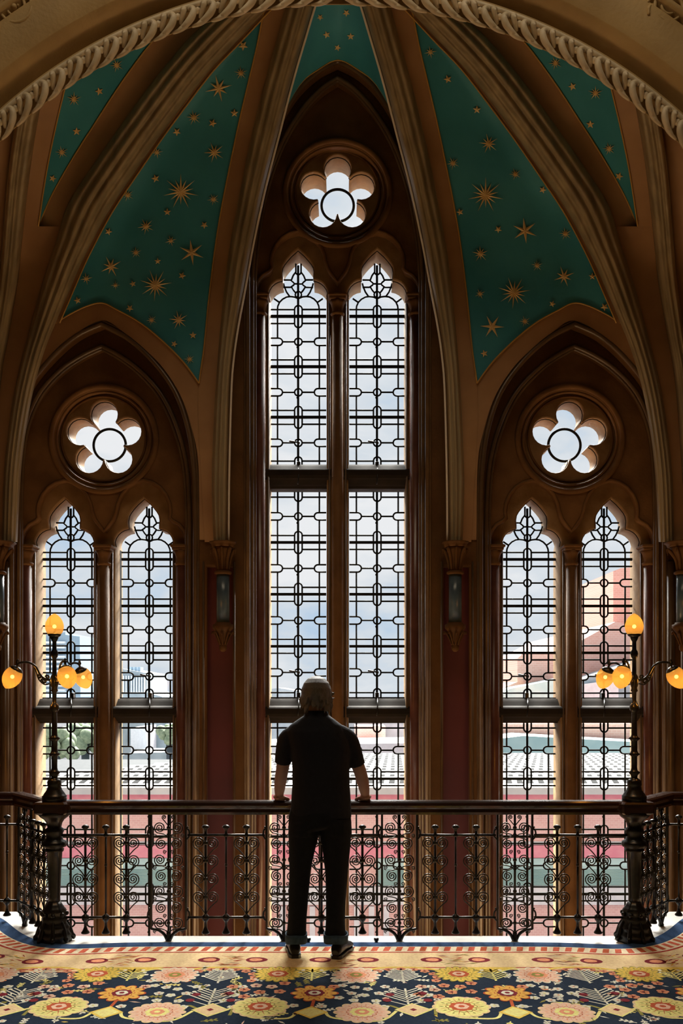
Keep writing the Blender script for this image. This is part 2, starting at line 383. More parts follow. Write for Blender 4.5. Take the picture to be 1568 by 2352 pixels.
for name, mid, sy in BAYS:
    wn += 1; wo = empty('window_%d' % wn); tag(wo, kind='structure')
    if name == 'centre':
        panels = [(612, 1072, [727, 842.5, 958.5], [785, 901, 1017], True), (1130, 1604, [1246, 1365, 1484.5], [1186, 1305.5, 1425, 1544.5], False), (1660, 2420, [1788.5, 1921, 2053, 2186], [1723, 1855, 1988, 2120, 2252], False)]
    else:
        panels = [(1168, 1605, [1285, 1392, 1499.5], [1339, 1446.5, 1553.6], True), (1660, 2420, [1788.5, 1921, 2053, 2186], [1723, 1855, 1988, 2120, 2252], False)]
    for s_ in (-91, 91):
        cg = {('left', -91): 163, ('left', 91): 343, ('centre', -91): 685, ('centre', 91): 866, ('right', -91): 1211, ('right', 91): 1387}[(name, s_)]
        for (yt, yb, sd, ci, head) in panels:
            mb = MB(); lattice(mb, cg, yt, yb, sd, ci, head); lp = mb.build('leaded_panel', M['lead'], wo)
            if head:
                sh = trefoil(cg, sy+22 if name == 'centre' else sy+6, yb); sh = pxl([(cg+(x-cg)*1.03, y) for x, y in sh], GY)
            else: sh = pxl([(cg-66, yt), (cg-66, yb), (cg+66, yb), (cg+66, yt)], GY)
            plate('glass_pane', sh, [], GY-.004, GY+.004, M['glass'], 0, lp)
            # casement frame
            mb = MB(); y_a = yb if head else yt
            fr = [(cg-66, yb), (cg+66, yb)]
            z0 = P(0, yb+4, GY).z; z1 = P(0, yb-3, GY).z
            mb.box(P(cg-67, 0, GY).x, P(cg+67, 0, GY).x, GY-.03, GY+.03, z0, z1)
            ytt = (sy+10) if head else yt
            for s in (-1, 1):
                xa = P(cg+s*65, 0, GY).x; xb = P(cg+s*69, 0, GY).x
                mb.box(min(xa, xb), max(xa, xb), GY-.03, GY+.03, z0, P(0, ytt, GY).z)
            mb.build('casement_frame', M['lead'], wo)
        # latches and winding rods
        for (x, y) in ([(cg, 1017), (cg, 1544.5)] if name == 'centre' else [(cg, 1553.6)]):
            mb = MB(); mb.tube([P(x-2, y-1, GY-.04), P(x-12, y-3, GY-.05), P(x-21, y-4, GY-.055)], [.007, .007, .009], 6); mb.sphere(P(x, y, GY-.035), .016, n=8, m=6)
            mb.build('latch', M['iron'], wo)
        for y in ([1072, 1604] if name == 'centre' else [1605]):
            mb = MB(); mb.bbox(P(cg-4, 0, 2.5).x, P(cg+4, 0, 2.5).x, 2.52, 2.58, P(0, y, 2.5).z, P(0, y-14, 2.5).z, .004)
            mb.tube([P(cg, y-4, 2.53), P(cg+1, y+16, 2.36), P(cg-1, y+40, 2.345)], .006, 6); mb.build('winding_rod', M['iron'], wo)
    # transoms
    for y in ([1100, 1632] if name == 'centre' else [1632]):
        mb = MB(); x0 = P(mid-185, 0, L1).x; x1 = P(mid+185, 0, L1).x
        z = P(0, y, GY).z; s = (GY-CY)/F
        prof = [(GY+.05, -28), (2.52, -28), (2.50, -24), (2.46, -22), (2.40, -14), (2.37, -12), (2.355, -6), (2.355, 6), (2.37, 9), (2.44, 12), (2.49, 22), (2.52, 27), (GY+.05, 28)]
        mb.rings([[(x, py_, z+q*s) for py_, q in prof] for x in (x0, x1)], True, True, smooth=False); mb.build('transom', M['darkoak'], wo)
    # shafts
    for dx, r, Yq in ((-179, 13.5, 2.34), (0, 12.5, 2.33), (179, 13.5, 2.34)):
        x = mid+dx; mb = MB(); s = (Yq-CY)/F
        c = P(x, 2500, Yq); top = P(x, sy+40, Yq)
        mb.lathe([(r*s, c.z), (r*s, top.z)], (c.x, Yq, 0), 16)
        if dx == 0: mb.box(c.x-r*s*1.1, c.x+r*s*1.1, Yq+.0, 2.5, c.z, top.z+.15)
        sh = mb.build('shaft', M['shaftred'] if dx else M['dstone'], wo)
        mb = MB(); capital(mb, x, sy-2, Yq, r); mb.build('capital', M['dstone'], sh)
        mb = MB()
        for k in (-1, 1): mb.tube([P(x+k*(r+6), 2500, Yq+.03), P(x+k*(r+6), sy+10, Yq+.03)], .010, 6)
        mb.build('jamb_roll', M['rollstone'], sh)
    # ring glazing bar and glass of the quinquefoil
    cx, cy = QC[name]; gx = gpx(cx); gy = HY+(cy-HY)*(FY-CY)/(GY-CY)
    mb = MB(); mb.tube([P(x, y, GY-.01) for x, y in circ(gx, gy, 37, 40)], .013, 8, True)
    rg = mb.build('ring_bar', M['lead'], wo)
    plate('glass_pane', pxl(circ(gx, gy, 96, 48), GY), [], GY-.004, GY+.004, M['glass'], 0, rg)

# ------------------------------------------------------------------ vault
F1 = [(128, 742), (160, 722), (200, 703), (235, 696), (270, 712), (320, 740), (370, 780), (420, 830), (457, 880)]
YV = [(1245, 1.97), (880, 1.97), (742, 1.955), (600, 1.88), (500, 1.79), (300, 1.55), (100, 1.22), (0, 1.05), (-120, .8)]
yv = lambda py: interp(YV, py)
E1 = [(1245, 521), (1100, 522), (900, 527), (820, 533), (750, 543), (680, 556), (560, 578), (430, 606), (310, 637), (190, 668), (80, 700), (10, 721), (-120, 762)]
E2 = [(1245, 490), (1100, 486), (900, 494), (750, 506), (600, 522), (480, 543), (330, 573), (190, 607), (80, 638), (15, 655), (-120, 700)]
E3 = [(1245, 470), (1100, 462), (960, 455), (880, 457), (800, 468), (680, 480), (560, 495), (470, 510), (370, 530), (280, 549), (190, 570), (110, 589), (40, 603), (-20, 617), (-120, 650)]
A1 = [(1245, 40), (1100, 47), (1000, 58), (900, 76), (810, 101), (742, 128), (660, 163), (590, 194), (490, 247), (410, 300), (320, 362), (240, 421), (160, 483), (95, 545), (30, 606), (-20, 655), (-120, 760)]
A2 = [(1245, 4), (1100, 8), (1000, 18), (900, 33), (800, 56), (650, 97), (560, 127), (470, 155), (380, 212), (290, 275), (200, 340), (130, 396), (85, 436), (40, 485), (-10, 543), (-120, 660)]
A3 = [(520, 88), (450, 118), (365, 166), (280, 220), (200, 272), (130, 322), (100, 346), (60, 380), (0, 436), (-120, 560)]
B1 = [(520, 88), (400, 106), (300, 126), (215, 146), (150, 162), (80, 182), (0, 212), (-120, 260)]
B2 = [(1245, -24), (900, 0), (760, 22), (640, 42), (560, 50), (450, 62), (350, 75), (250, 92), (150, 112), (50, 136), (-120, 190)]
B3 = [(1245, -70), (900, -40), (760, -18), (620, 0), (520, 8), (400, 18), (310, 30), (200, 50), (50, 85), (-120, 130)]
def bshift(py): return -max(0, (620-py))/620*.5
# smooth tables through catmull
def smt(tab):
    t2 = catmull([Vector((a, b, 0)) for a, b in sorted(tab)], 5); return [(v.x, v.y) for v in t2]
E1, E2, E3, A1, A2, A3, B1, B2, B3 = [smt(t_) for t_ in (E1, E2, E3, A1, A2, A3, B1, B2, B3)]
ceil_ = empty('ceiling'); tag(ceil_, kind='structure')
def pys(a, b, n=46): return [a+(b-a)*i/n for i in range(n+1)]
def loftc(mb, ta, tb, cols, p0, p1, mir, ya=lambda p: yv(p), yb=lambda p: yv(p), n=46, mi=0):
    """cols: (u, dY)"""
    rows = []
    for py in pys(p0, p1, n):
        xa = interp(ta, py); xb = interp(tb, py); row = []
        for u, dy in cols:
            x = xa+(xb-xa)*u; x = MX(x) if mir else x
            row.append(P(x, py, ya(py)*(1-u)+yb(py)*u+dy))
        rows.append(row if not mir else row[::-1])
    mb.rings(rows, False, False, mi, True)
    return mb
def moulded(n, rolls, depth, d0=.0):
    """bumpy rib section: u across, dY towards the viewer"""
    c = [(0, .12), (0.0, d0)]
    for k in range(n+1):
        u = k/n; ph = (u*rolls) % 1.0; env = math.sin(PI*min(1, max(0, u)))**.5 if 0 < u < 1 else 0
        c.append((u, d0-depth*env-.035*abs(math.sin(PI*ph))+.01))
    c.append((1.0, .12)); return c
for mir in (False, True):
    mb = MB(); loftc(mb, E2, E1, moulded(24, 3, .13), 1245, -120, mir); mb.build('rib', M['ribstone'], ceil_)
    mb = MB(); pts = [P(MX(interp(E1, p)+4) if mir else interp(E1, p)+4, p, yv(p)-.075) for p in pys(1245, -120, 60)]; mb.tube(pts, .0095, 8)
    mb.build('rib_fillet', M['edgelight'], ceil_)  # pale tube draws the highlight along the rib's fillet
    mb = MB(); loftc(mb, A2, A1, moulded(30, 4, .14), 1245, -120, mir, ya=lambda p: yv(p)-.06); mb.build('rib', M['ribstone'], ceil_)
    mb = MB(); loftc(mb, B3, B2, moulded(20, 3, .10), 1245, -120, mir, ya=lambda p: yv(p)-.1+bshift(p)-.1, yb=lambda p: yv(p)-.06+bshift(p)); mb.build('rib', M['ribstone'], ceil_)
    mb = MB()
    loftc(mb, E3, E2, [(0, .01), (1, .0)], 1245, -120, mir)
    loftc(mb, B2, A2, [(0, 0), (1, 0)], 1245, 520, mir, ya=lambda p: yv(p)-.06+bshift(p), yb=lambda p: yv(p)-.06)
    loftc(mb, B2, B1, [(0, 0), (1, 0)], 520, -120, mir, ya=lambda p: yv(p)-.06+bshift(p), yb=lambda p: yv(p)-.06+bshift(p)*.85)
    loftc(mb, A3, A2, [(0, 0), (1, 0)], 520, -120, mir, ya=lambda p: yv(p)-.06, yb=lambda p: yv(p)-.06)
    # narrow band beside the diagonal rib
    loftc(mb, A1, [(p, x+9) for p, x in A1], [(0, 0), (1, 0)], 742, -120, mir, ya=lambda p: yv(p)-.004, yb=lambda p: yv(p)-.004)
    mb.build('painted_band', M['bandpaint'], ceil_)
    mb = MB(); loftc(mb, [(-120, -200), (1245, -260)], B3, [(0, 0), (1, 0)], 1245, -120, mir, ya=lambda p: yv(p)-.5+bshift(p), yb=lambda p: yv(p)-.12+bshift(p)); mb.build('side_web', M['bandpaint'], ceil_)
    FB = catmull([Vector((x, y, 0)) for x, y in F1+[(460, 1000), (466, 1120), (471, 1240)]], 5); FC = catmull([Vector((x, y, 0)) for x, y in [(78, 862), (115, 816), (160, 776), (233, 736), (285, 764), (330, 800), (378, 850), (420, 920), (447, 1010), (455, 1060), (457, 1120), (458, 1240)]], 5)
    row = lambda c: [P(MX(v.x) if mir else v.x, v.y, L3-.012) for v in (c if not mir else c[::-1])]
    _n = min(len(FB), len(FC)); mb = MB(); mb.rings([row(FB[:_n]), row(FC[:_n])], False, False); mb.build('arch_painted_band', M['bandpaint'], ceil_)
def star(mb, bv, cx, cy, r, n, off=.006, mi=1, rot=0, inner=.33):
    o = Vector((0, CY, EYE)); vs = []
    def hit(x, y):
        d = (P(x, y, 1.0)-o).normalized(); h = bv.ray_cast(o, d)
        return (h[0]-d*off*1.6) if h[0] else None
    ring = []
    for k in range(2*n):
        rr = r*(1 if k % 2 == 0 else inner)
        if k % 4 == 2 and n >= 8: rr *= .72
        a = PI/2+PI*k/n+rot; ring.append((cx+rr*math.cos(a), cy-rr*math.sin(a)))
    c = hit(cx, cy); pr = [hit(*p) for p in ring]
    if c is None or any(p is None for p in pr): return
    c = c+(o-c).normalized()*.006
    mb.add([c]+pr, [(0, 1+k, 1+(k+1) % (2*n)) for k in range(2*n)], mi, False)
STL = [(415, 440, 42, 14), (357, 655, 38, 14), (502, 203, 32, 8), (440, 580, 30, 6), (255, 612, 26, 8), (492, 350, 25, 10), (445, 270, 19, 10), (553, 168, 17, 10), (335, 520, 20, 10), (293, 448, 16, 10), (410, 735, 23, 10), (312, 580, 14, 10), (490, 458, 15, 10), (392, 553, 14, 8), (198, 640, 15, 8), (265, 655, 11, 8), (348, 735, 13, 10), (435, 825, 13, 10), (360, 350, 15, 8), (443, 212, 10, 5), (538, 260, 10, 5), (488, 283, 10, 5), (406, 303, 10, 5), (357, 410, 10, 5), (384, 487, 9, 5), (249, 532, 9, 5), (469, 517, 9, 5), (305, 652, 8, 5), (362, 600, 8, 5), (418, 633, 9, 5), (298, 708, 9, 5), (178, 690, 9, 5), (443, 770, 9, 5), (400, 790, 8, 5), (558, 105, 12, 5)]
STR = [(1115, 448, 42, 14), (1180, 672, 38, 14), (1030, 255, 32, 8), (1205, 530, 30, 6), (1130, 750, 28, 6), (1295, 635, 25, 8), (1122, 330, 24, 10), (1103, 583, 20, 10), (1040, 375, 16, 10), (1183, 400, 15, 10), (1298, 537, 16, 10), (1233, 610, 14, 10), (1102, 675, 13, 8), (1205, 738, 14, 10), (988, 120, 15, 8), (1028, 182, 10, 5), (1095, 252, 10, 5), (1246, 436, 9, 5), (1144, 527, 9, 5), (1056, 487, 9, 5), (1360, 635, 9, 5), (1268, 698, 8, 5), (1388, 705, 10, 5), (1112, 812, 9, 5)]
SSL = [(170, 228, 18, 10), (268, 150, 17, 10), (142, 350, 16, 10), (228, 210, 10, 5), (176, 302, 10, 5), (121, 410, 9, 5)]
SSR = [(1367, 214, 18, 10), (1275, 145, 17, 10), (1398, 342, 16, 10), (1314, 199, 10, 5), (1355, 286, 10, 5), (1421, 405, 10, 5)]
def coons(left, right, bottom, p_top, nv=30, nu=16, mir=False, bulge=0.0):
    """left/right tables; bottom list of (px,py); rows rise to p_top"""
    bt = catmull([Vector((x, y, 0)) for x, y in bottom], 6)
    L = [0]
    for a, b in zip(bt, bt[1:]): L.append(L[-1]+(b-a).length)
    def bpt(u):
        s = u*L[-1]
        for i in range(len(bt)-1):
            if s <= L[i+1]+1e-9: return bt[i].lerp(bt[i+1], (s-L[i])/(L[i+1]-L[i]))
        return bt[-1]
    a0 = bottom[0][1]; b0 = bottom[-1][1]; rows = []
    for j in range(nv+1):
        v = j/nv; pa = a0+(p_top-a0)*v; pb = b0+(p_top-b0)*v; row = []
        A = Vector((interp(left, pa), pa, yv(pa))); B = Vector((interp(right, pb), pb, yv(pb)))
        A0 = Vector((bottom[0][0], a0, yv(a0))); B0 = Vector((bottom[-1][0], b0, yv(b0)))
        for i in range(nu+1):
            u = i/nu; q = A.lerp(B, u); f = bpt(u); f3 = Vector((f.x, f.y, L3-.02)); lin = A0.lerp(B0, u)
            q = q+(f3-lin)*(1-v)**1.5
            q.z += bulge*math.sin(PI*u)*math.sin(PI*min(1, v*1.2)) if v < .83 else 0
            row.append(P(MX(q.x) if mir else q.x, q.y, q.z))
        rows.append(row if not mir else row[::-1])
    return rows
def web(rows, lines, stars):
    mb = MB(); mb.rings(rows, False, False, 0, True)
    bv = BVHTree.FromPolygons([Vector(v) for v in mb.v], mb.f)
    for ln in lines: mb.tube(ln, .0065, 6, mi=2)
    for k, (x, y, r, n) in enumerate(stars): star(mb, bv, x, y, r, n, rot=(k*.37) % .5 if n > 5 else (k*.9) % 1.2, inner=.24 if n > 5 else .42)
    return mb.build('starred_web', [M['green'], M['gold'], M['goldline']], ceil_)
for mir in (False, True):
    g_ = (lambda x: MX(x)) if mir else (lambda x: x)
    rows = coons(A1, E3, F1, -120, mir=mir)
    lines = [[P(g_(interp(A1, p)+9), p, yv(p)-.012) for p in pys(742, -120)], [P(g_(interp(E3, p)), p, yv(p)-.006) for p in pys(880, -120)], [P(g_(v.x), v.y, L3-.03) for v in catmull([Vector((x, y, 0)) for x, y in F1], 6)]]
    web(rows, lines, STR if mir else STL)
    rows = []
    for p in pys(520, -120, 30):
        r_ = []
        for i in range(9):
            u = i/8; x = interp(B1, p)*(1-u)+interp(A3, p)*u; Y = (yv(p)-.06+bshift(p)*.85)*(1-u)+(yv(p)-.06)*u
            r_.append(P(g_(x), p, Y+.004))
        rows.append(r_ if not mir else r_[::-1])
    lines = [[P(g_(interp(B1, p)), p, yv(p)-.068+bshift(p)*.85) for p in pys(520, -120)], [P(g_(interp(A3, p)), p, yv(p)-.068) for p in pys(520, -120)]]
    web(rows, lines, SSR if mir else SSL)
CB = [(650, 255), (690, 192), (730, 160), (776, 138), (822, 160), (862, 192), (902, 255)]
E1M = [(p, MX(x)) for p, x in E1]
rows = coons([(p, x+2) for p, x in E1], [(p, x-2) for p, x in E1M], CB, -120)
web(rows, [[P(v.x, v.y, L3-.03) for v in catmull([Vector((x, y, 0)) for x, y in CB], 6)]], [(845, 130, 20, 8), (703, 132, 20, 8), (795, 30, 9, 5), (750, 80, 9, 5), (805, 84, 9, 5), (775, 110, 8, 5), (735, 40, 8, 5)])
mb = MB(); mb.box(-WX, WX, -10, 2.7, ZT-.1, ZT+.1); mb.build('ceiling_slab', M['plaster'], ceil_)
mb = MB(); 
# crown of the vault reaching the back of the front arch
a = P(300, -120, .8); b = P(1252, -120, .8)
mb.box(-3.4, 3.4, .40, .95, 7.25, 7.4); mb.build('vault_crown', M['green'], ceil_)

# corbelled colonnettes under the ribs
def leaf_capital(mb, c, s, r0, r1, z0, z1, n=8, mi=0):
    mb.lathe([(r0*s, z0), (r0*1.05*s, z0+(z1-z0)*.4), (r1*.85*s, z0+(z1-z0)*.8), (r1*s, z1)], c, 16, mi)
    for k in range(n):
        a = 2*PI*k/n; d = Vector((math.cos(a), math.sin(a), 0))
        base = Vector(c)
        p = [base+d*(r0*s)+Vector((0, 0, z0)), base+d*(r0*1.25*s)+Vector((0, 0, z0+(z1-z0)*.45)), base+d*(r1*1.02*s)+Vector((0, 0, z0+(z1-z0)*.82)), base+d*(r1*1.22*s)+Vector((0, 0, z0+(z1-z0)*.86)), base+d*(r1*1.2*s)+Vector((0, 0, z0+(z1-z0)*.70))]
        mb.tube(catmull(p, 4), [.004+.011*math.sin(PI*min(1, .15+i/17)) for i in range(17)], 6, mi=mi)
def colonnette(px, Y, label, k_=1.0):
    c = P(px, 1245, Y); s = (Y-CY)/F; o = empty('colonnette', (c.x, Y, c.z)); tag(o, label, 'column')
    mb = MB(); R = 32*s*k_
    mb.lathe([(R*.80, -12*s), (R*.86, -9*s), (R*.86, -6*s), (R*1.0, -3*s), (R*1.0, 0)], (0, 0, 0), 8, rot=Matrix.Rotation(PI/8, 3, 'Z'))
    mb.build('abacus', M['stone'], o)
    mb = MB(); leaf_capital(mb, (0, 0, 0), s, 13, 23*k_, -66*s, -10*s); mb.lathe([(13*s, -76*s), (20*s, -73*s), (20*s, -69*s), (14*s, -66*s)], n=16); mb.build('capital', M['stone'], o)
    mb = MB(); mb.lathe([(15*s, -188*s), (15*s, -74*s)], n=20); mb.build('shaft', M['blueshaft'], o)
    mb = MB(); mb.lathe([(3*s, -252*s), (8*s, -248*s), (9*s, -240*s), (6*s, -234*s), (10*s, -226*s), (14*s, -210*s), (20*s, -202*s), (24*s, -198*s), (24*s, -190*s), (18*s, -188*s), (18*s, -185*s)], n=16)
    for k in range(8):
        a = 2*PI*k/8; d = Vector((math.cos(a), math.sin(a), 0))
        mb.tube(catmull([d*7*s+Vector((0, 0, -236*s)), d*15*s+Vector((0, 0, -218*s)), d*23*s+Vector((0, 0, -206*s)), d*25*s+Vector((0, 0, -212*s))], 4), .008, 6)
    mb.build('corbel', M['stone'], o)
colonnette(512, 1.86, 'carved corbelled colonnette between the left and central windows')
colonnette(1045, 1.86, 'carved corbelled colonnette between the central and right windows')
colonnette(-6, 1.75, 'carved corbelled colonnette at the far left edge of the window wall', 1.3)
colonnette(1568, 1.75, 'carved corbelled colonnette at the far right edge of the window wall', 1.3)

# ------------------------------------------------------------------ front arch
AY = .05; acx, acy = 778, 1125
def ring_band(mb, prof, a0=12, a1=168, n=150, mi=0):
    """prof list of (radius px at reference depth .2, Y)"""
    s = 6.2/F; c = P(acx, acy, .2); rows = []
    for i in range(n+1):
        a = math.radians(a0+(a1-a0)*i/n)
        rows.append([(c.x+r*s*math.cos(a), Y, c.z+r*s*math.sin(a)) for r, Y in prof])
    mb.rings(rows, False, False, mi, True)
tr = empty('trim_1'); tag(tr, kind='structure')
s62 = 6.2/F; ac = P(acx, acy, .2)
prof = [(1352, .57), (1235, .56), (1158, .30), (1134, .25), (1124, .24), (1125, .235), (1130, .25), (1142, .245), (1152, .21), (1157, .19), (1163, .17), (1169, .19), (1171, .23), (1174, .25), (1180, .23), (1189, .17), (1194, .13), (1198, .11), (1200, .10), (1204, .085), (1206, .08), (1284, .05), (1288, .055), (1291, .09), (1295, .095), (1299, .055), (1304, .03), (1311, .025), (1316, .04), (1319, .08), (1324, .10), (1335, .09), (1340, .04), (1348, .03), (1352, .055), (1353, .08)]
mb = MB(); ring_band(mb, prof); mb.build('arch_moulding', M['archstone'], tr)
mb = MB(); ring_band(mb, [(1150+8*math.cos(a)+0, .245-.0+.02*math.sin(a)) for a in [0]] and [(1157+6*math.cos(a), .185+.02*math.sin(a)) for a in [2*PI*k/8 for k in range(9)]]); 
# carved running leaf
c = ac
nl = 58
for i in range(nl):
    a = math.radians(22+136*i/(nl-1)); sgn = 1 if a < PI/2 else -1
    er = Vector((math.cos(a), 0, math.sin(a))); et = Vector((-math.sin(a), 0, math.cos(a)))*sgn  # tangential towards the crown
    q = lambda rr, tt, yy: Vector((c.x, 0, c.z))+er*(rr*s62)+et*(tt*s62)+Vector((0, yy, 0))
    mb.tube(catmull([q(1126, -26, .235), q(1124, -8, .20), q(1132, 10, .185), q(1144, 20, .18), q(1151, 16, .175), q(1149, 9, .18)], 5), [.005+.020*math.sin(PI*(.08+.86*k/25)) for k in range(26)], 6)
    mb.tube(catmull([q(1125, -40, .24), q(1121, -20, .215), q(1124, -2, .20), q(1131, 6, .19)], 5), [.004+.012*math.sin(PI*(.1+.85*k/15)) for k in range(16)], 6)
    mb.tube(catmull([q(1134, -18, .22), q(1145, -6, .185), q(1153, 0, .17), q(1155, -7, .18)], 4), [.005+.016*math.sin(PI*(.1+.8*k/12)) for k in range(13)], 6)
    p_ = q(1148, -18, .20); mb.sphere(p_, .024, n=8, m=6)
mb.build('carved_leaf_band', M['carved'], tr)
# spandrel wall with arch hole
hole = [(ac.x+1350*s62*math.cos(math.radians(a)), ac.z+1350*s62*math.sin(math.radians(a))) for a in range(0, 181, 2)]
ol = [(-WX, -.2), (-WX, ZT), (WX, ZT), (WX, -.2)]
ol = [(-WX, ac.z), (hole[-1][0], ac.z)]+list(reversed(hole))[1:-1]+[(hole[0][0], ac.z), (WX, ac.z), (WX, ZT), (-WX, ZT)]
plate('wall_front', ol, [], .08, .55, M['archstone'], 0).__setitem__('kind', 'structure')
mb = MB(); 
for sg in (-1, 1):   # scroll reliefs in the spandrels
    cc = P(32 if sg < 0 else 1540, 15, .06)
    for (ox, oz, R, tn, st, dr) in ((0, 0, .125, 2.1, 0, 1), (.13*sg, .17, .10, 1.8, 1.4, -1), (-.2*sg*-1, -.02, .0, 0, 0, 1)):
        if R == 0: continue
        pts = []
        for k in range(41):
            th = k/40*tn*2*PI; r = R*(1-.8*k/40); pts.append((cc.x+ox+r*math.cos(th*dr*sg+st+.8), .065, cc.z+oz+r*math.sin(th*dr*sg+st+.8)))
        mb.tube(pts, [.014*(1-.3*k/40) for k in range(41)], 6)
    mb.sphere((cc.x, .06, cc.z), .02)
    for k in range(5):
        a = 1.0+k*.5; mb.tube(catmull([(cc.x+.12*math.cos(a), .07, cc.z+.12*math.sin(a)), (cc.x+.15*math.cos(a+.2), .055, cc.z+.15*math.sin(a+.2)), (cc.x+.16*math.cos(a+.5), .06, cc.z+.16*math.sin(a+.5))], 4), .012, 6)
mb.build('spandrel_scroll', M['archstone'], tr)

# ------------------------------------------------------------------ hall enclosure and landing
def stru(name, mat, *boxes):
    mb = MB()
    for b in boxes: mb.box(*b)
    o = mb.build(name, mat); tag(o, kind='structure'); return o
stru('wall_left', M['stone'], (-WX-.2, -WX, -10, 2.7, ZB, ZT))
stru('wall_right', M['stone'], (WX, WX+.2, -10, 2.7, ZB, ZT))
stru('wall_rear', M['plaster'], (-WX, WX, -10.2, -10, ZB, ZT))
stru('wall_stairwell', M['darkfloor'], (-WX, WX, -.6, -.5, ZB, -.3))
stru('floor_lower', M['darkfloor'], (-WX, WX, -.6, 2.7, ZB-.1, ZB))
# landing slab outline (top view)
px_l = -1.97; px_r = 1.97
edge = [(-WX, .78), (-2.47, .78), (-2.40, .72), (-2.05, .18), (-1.95, .115), (1.97, .115), (2.07, .18), (2.42, .72), (2.49, .78), (WX, .78)]
poly = edge+[(WX, -10), (-WX, -10)]
mb = MB(); n = len(poly)
mb.add([(x, y, 0) for x, y in poly]+[(x, y, -.3) for x, y in poly], [tuple(reversed(range(n))), tuple(range(n, 2*n))]+[(i, (i+1) % n, n+(i+1) % n, n+i) for i in range(n)], 0, False)
fl = mb.build('floor', M['floorstone']); tag(fl, kind='structure')

# ------------------------------------------------------------------ carpet
bl = [(-3.95, .66), (-3.5, .66), (-3.0, .66)]+[FP(x, y) for x, y in ((-30, 2101), (0, 2106), (22, 2127), (48, 2148), (78, 2163), (112, 2173), (150, 2177), (190, 2174.5), (230, 2170), (270, 2168.5))]
br = [(-x+.015, y) for x, y in reversed(bl)]
bcur = catmull([Vector((x, y, 0)) for x, y in bl], 6)+[Vector((x, y, 0)) for x, y in [(-1.2+.2*i, -.075) for i in range(13)]]+catmull([Vector((x, y, 0)) for x, y in br], 6)
_L = [0]
for a_, b_ in zip(bcur, bcur[1:]): _L.append(_L[-1]+(b_-a_).length)
def _at(s_):
    for i in range(len(bcur)-1):
        if s_ <= _L[i+1]: return bcur[i].lerp(bcur[i+1], (s_-_L[i])/max(1e-6, _L[i+1]-_L[i]))
    return bcur[-1].copy()
bcur = [_at(_L[-1]*i/300) for i in range(301)]
for _ in range(60): bcur = [bcur[0]]+[(bcur[i-1]+bcur[i]*2+bcur[i+1])/4 for i in range(1, 300)]+[bcur[-1]]
# offsets
def offs(curve, d):
    o_ = []
    for i, p in enumerate(curve):
        a = curve[max(0, i-3)]; b = curve[min(len(curve)-1, i+3)]; t_ = (b-a).normalized(); nrm = Vector((t_.y, -t_.x, 0)); o_.append(p+nrm*d)
    return o_
CZ = .012
cb = MB(); cm = ['navy', 'blue', 'cream', 'rope', 'ropew', 'line', 'yellow', 'gold2', 'pink', 'salmon', 'white', 'olive', 'wine', 'rust', 'lemon']; ci = {n: i for i, n in enumerate(cm)}
def strip(d0, d1, z0, z1, name):
    a = offs(bcur, d0); b = offs(bcur, d1); N = len(a)
    cb.add([(p.x, p.y, z0) for p in a]+[(p.x, p.y, z1) for p in b], [(i, i+1, N+i+1, N+i) for i in range(N-1)], ci[name], False)
strip(-.012, 0, 0, CZ, 'blue'); strip(0, .10, CZ, CZ, 'blue'); strip(.10, .215, CZ, CZ, 'ropew'); strip(.215, .235, CZ, CZ, 'line'); strip(.235, .53, CZ, CZ, 'cream'); strip(.53, .545, CZ, CZ, 'line'); strip(.545, .575, CZ, CZ, 'cream'); strip(.575, .585, CZ, CZ, 'rust')
inn = offs(bcur, .585); N = len(inn)
inn[0].x = -3.95; inn[-1].x = 3.95
cb.add([(p.x, p.y, CZ) for p in inn]+[(p.x, -9.5, CZ) for p in inn], [(i, i+1, N+i+1, N+i) for i in range(N-1)], ci['navy'], False)
def along(d):    # arc length sampler on offset curve
    c = offs(bcur, d); L = [0]
    for a, b in zip(c, c[1:]): L.append(L[-1]+(b-a).length)
    def f(s):
        for i in range(len(c)-1):
            if s <= L[i+1]:
                t_ = (s-L[i])/max(1e-6, L[i+1]-L[i]); p = c[i].lerp(c[i+1], t_); d_ = (c[i+1]-c[i]).normalized(); return p, d_, Vector((d_.y, -d_.x, 0))
        return c[-1], Vector((1, 0, 0)), Vector((0, -1, 0))
    return f, L[-1]
def inb(pts): return all(abs(p[0]) < 3.9 for p in pts)
def pg(pts, name, lv):
    if inb(pts): cb.add([(x, y, CZ+.0006*lv) for x, y in pts], [tuple(range(len(pts)))], ci[name], False)
def fan(c, ring, name, lv):
    if inb(ring): cb.add([(c[0], c[1], CZ+.0006*lv)]+[(x, y, CZ+.0006*lv) for x, y in ring], [(0, 1+k, 1+(k+1) % len(ring)) for k in range(len(ring))], ci[name], False)
f_, L_ = along(.155)
s = .05
while s < L_:      # rope of slanted red dashes
    p, d_, n_ = f_(s); q = [p-n_*.045-d_*.004, p-n_*.045+d_*.036, p+n_*.045+d_*.016, p+n_*.045-d_*.024]; pg([(v.x, v.y) for v in q], 'rope' if int(s*100) % 3 else 'rust', 1); s += .078
f_, L_ = along(.385); s = .05; k = 0
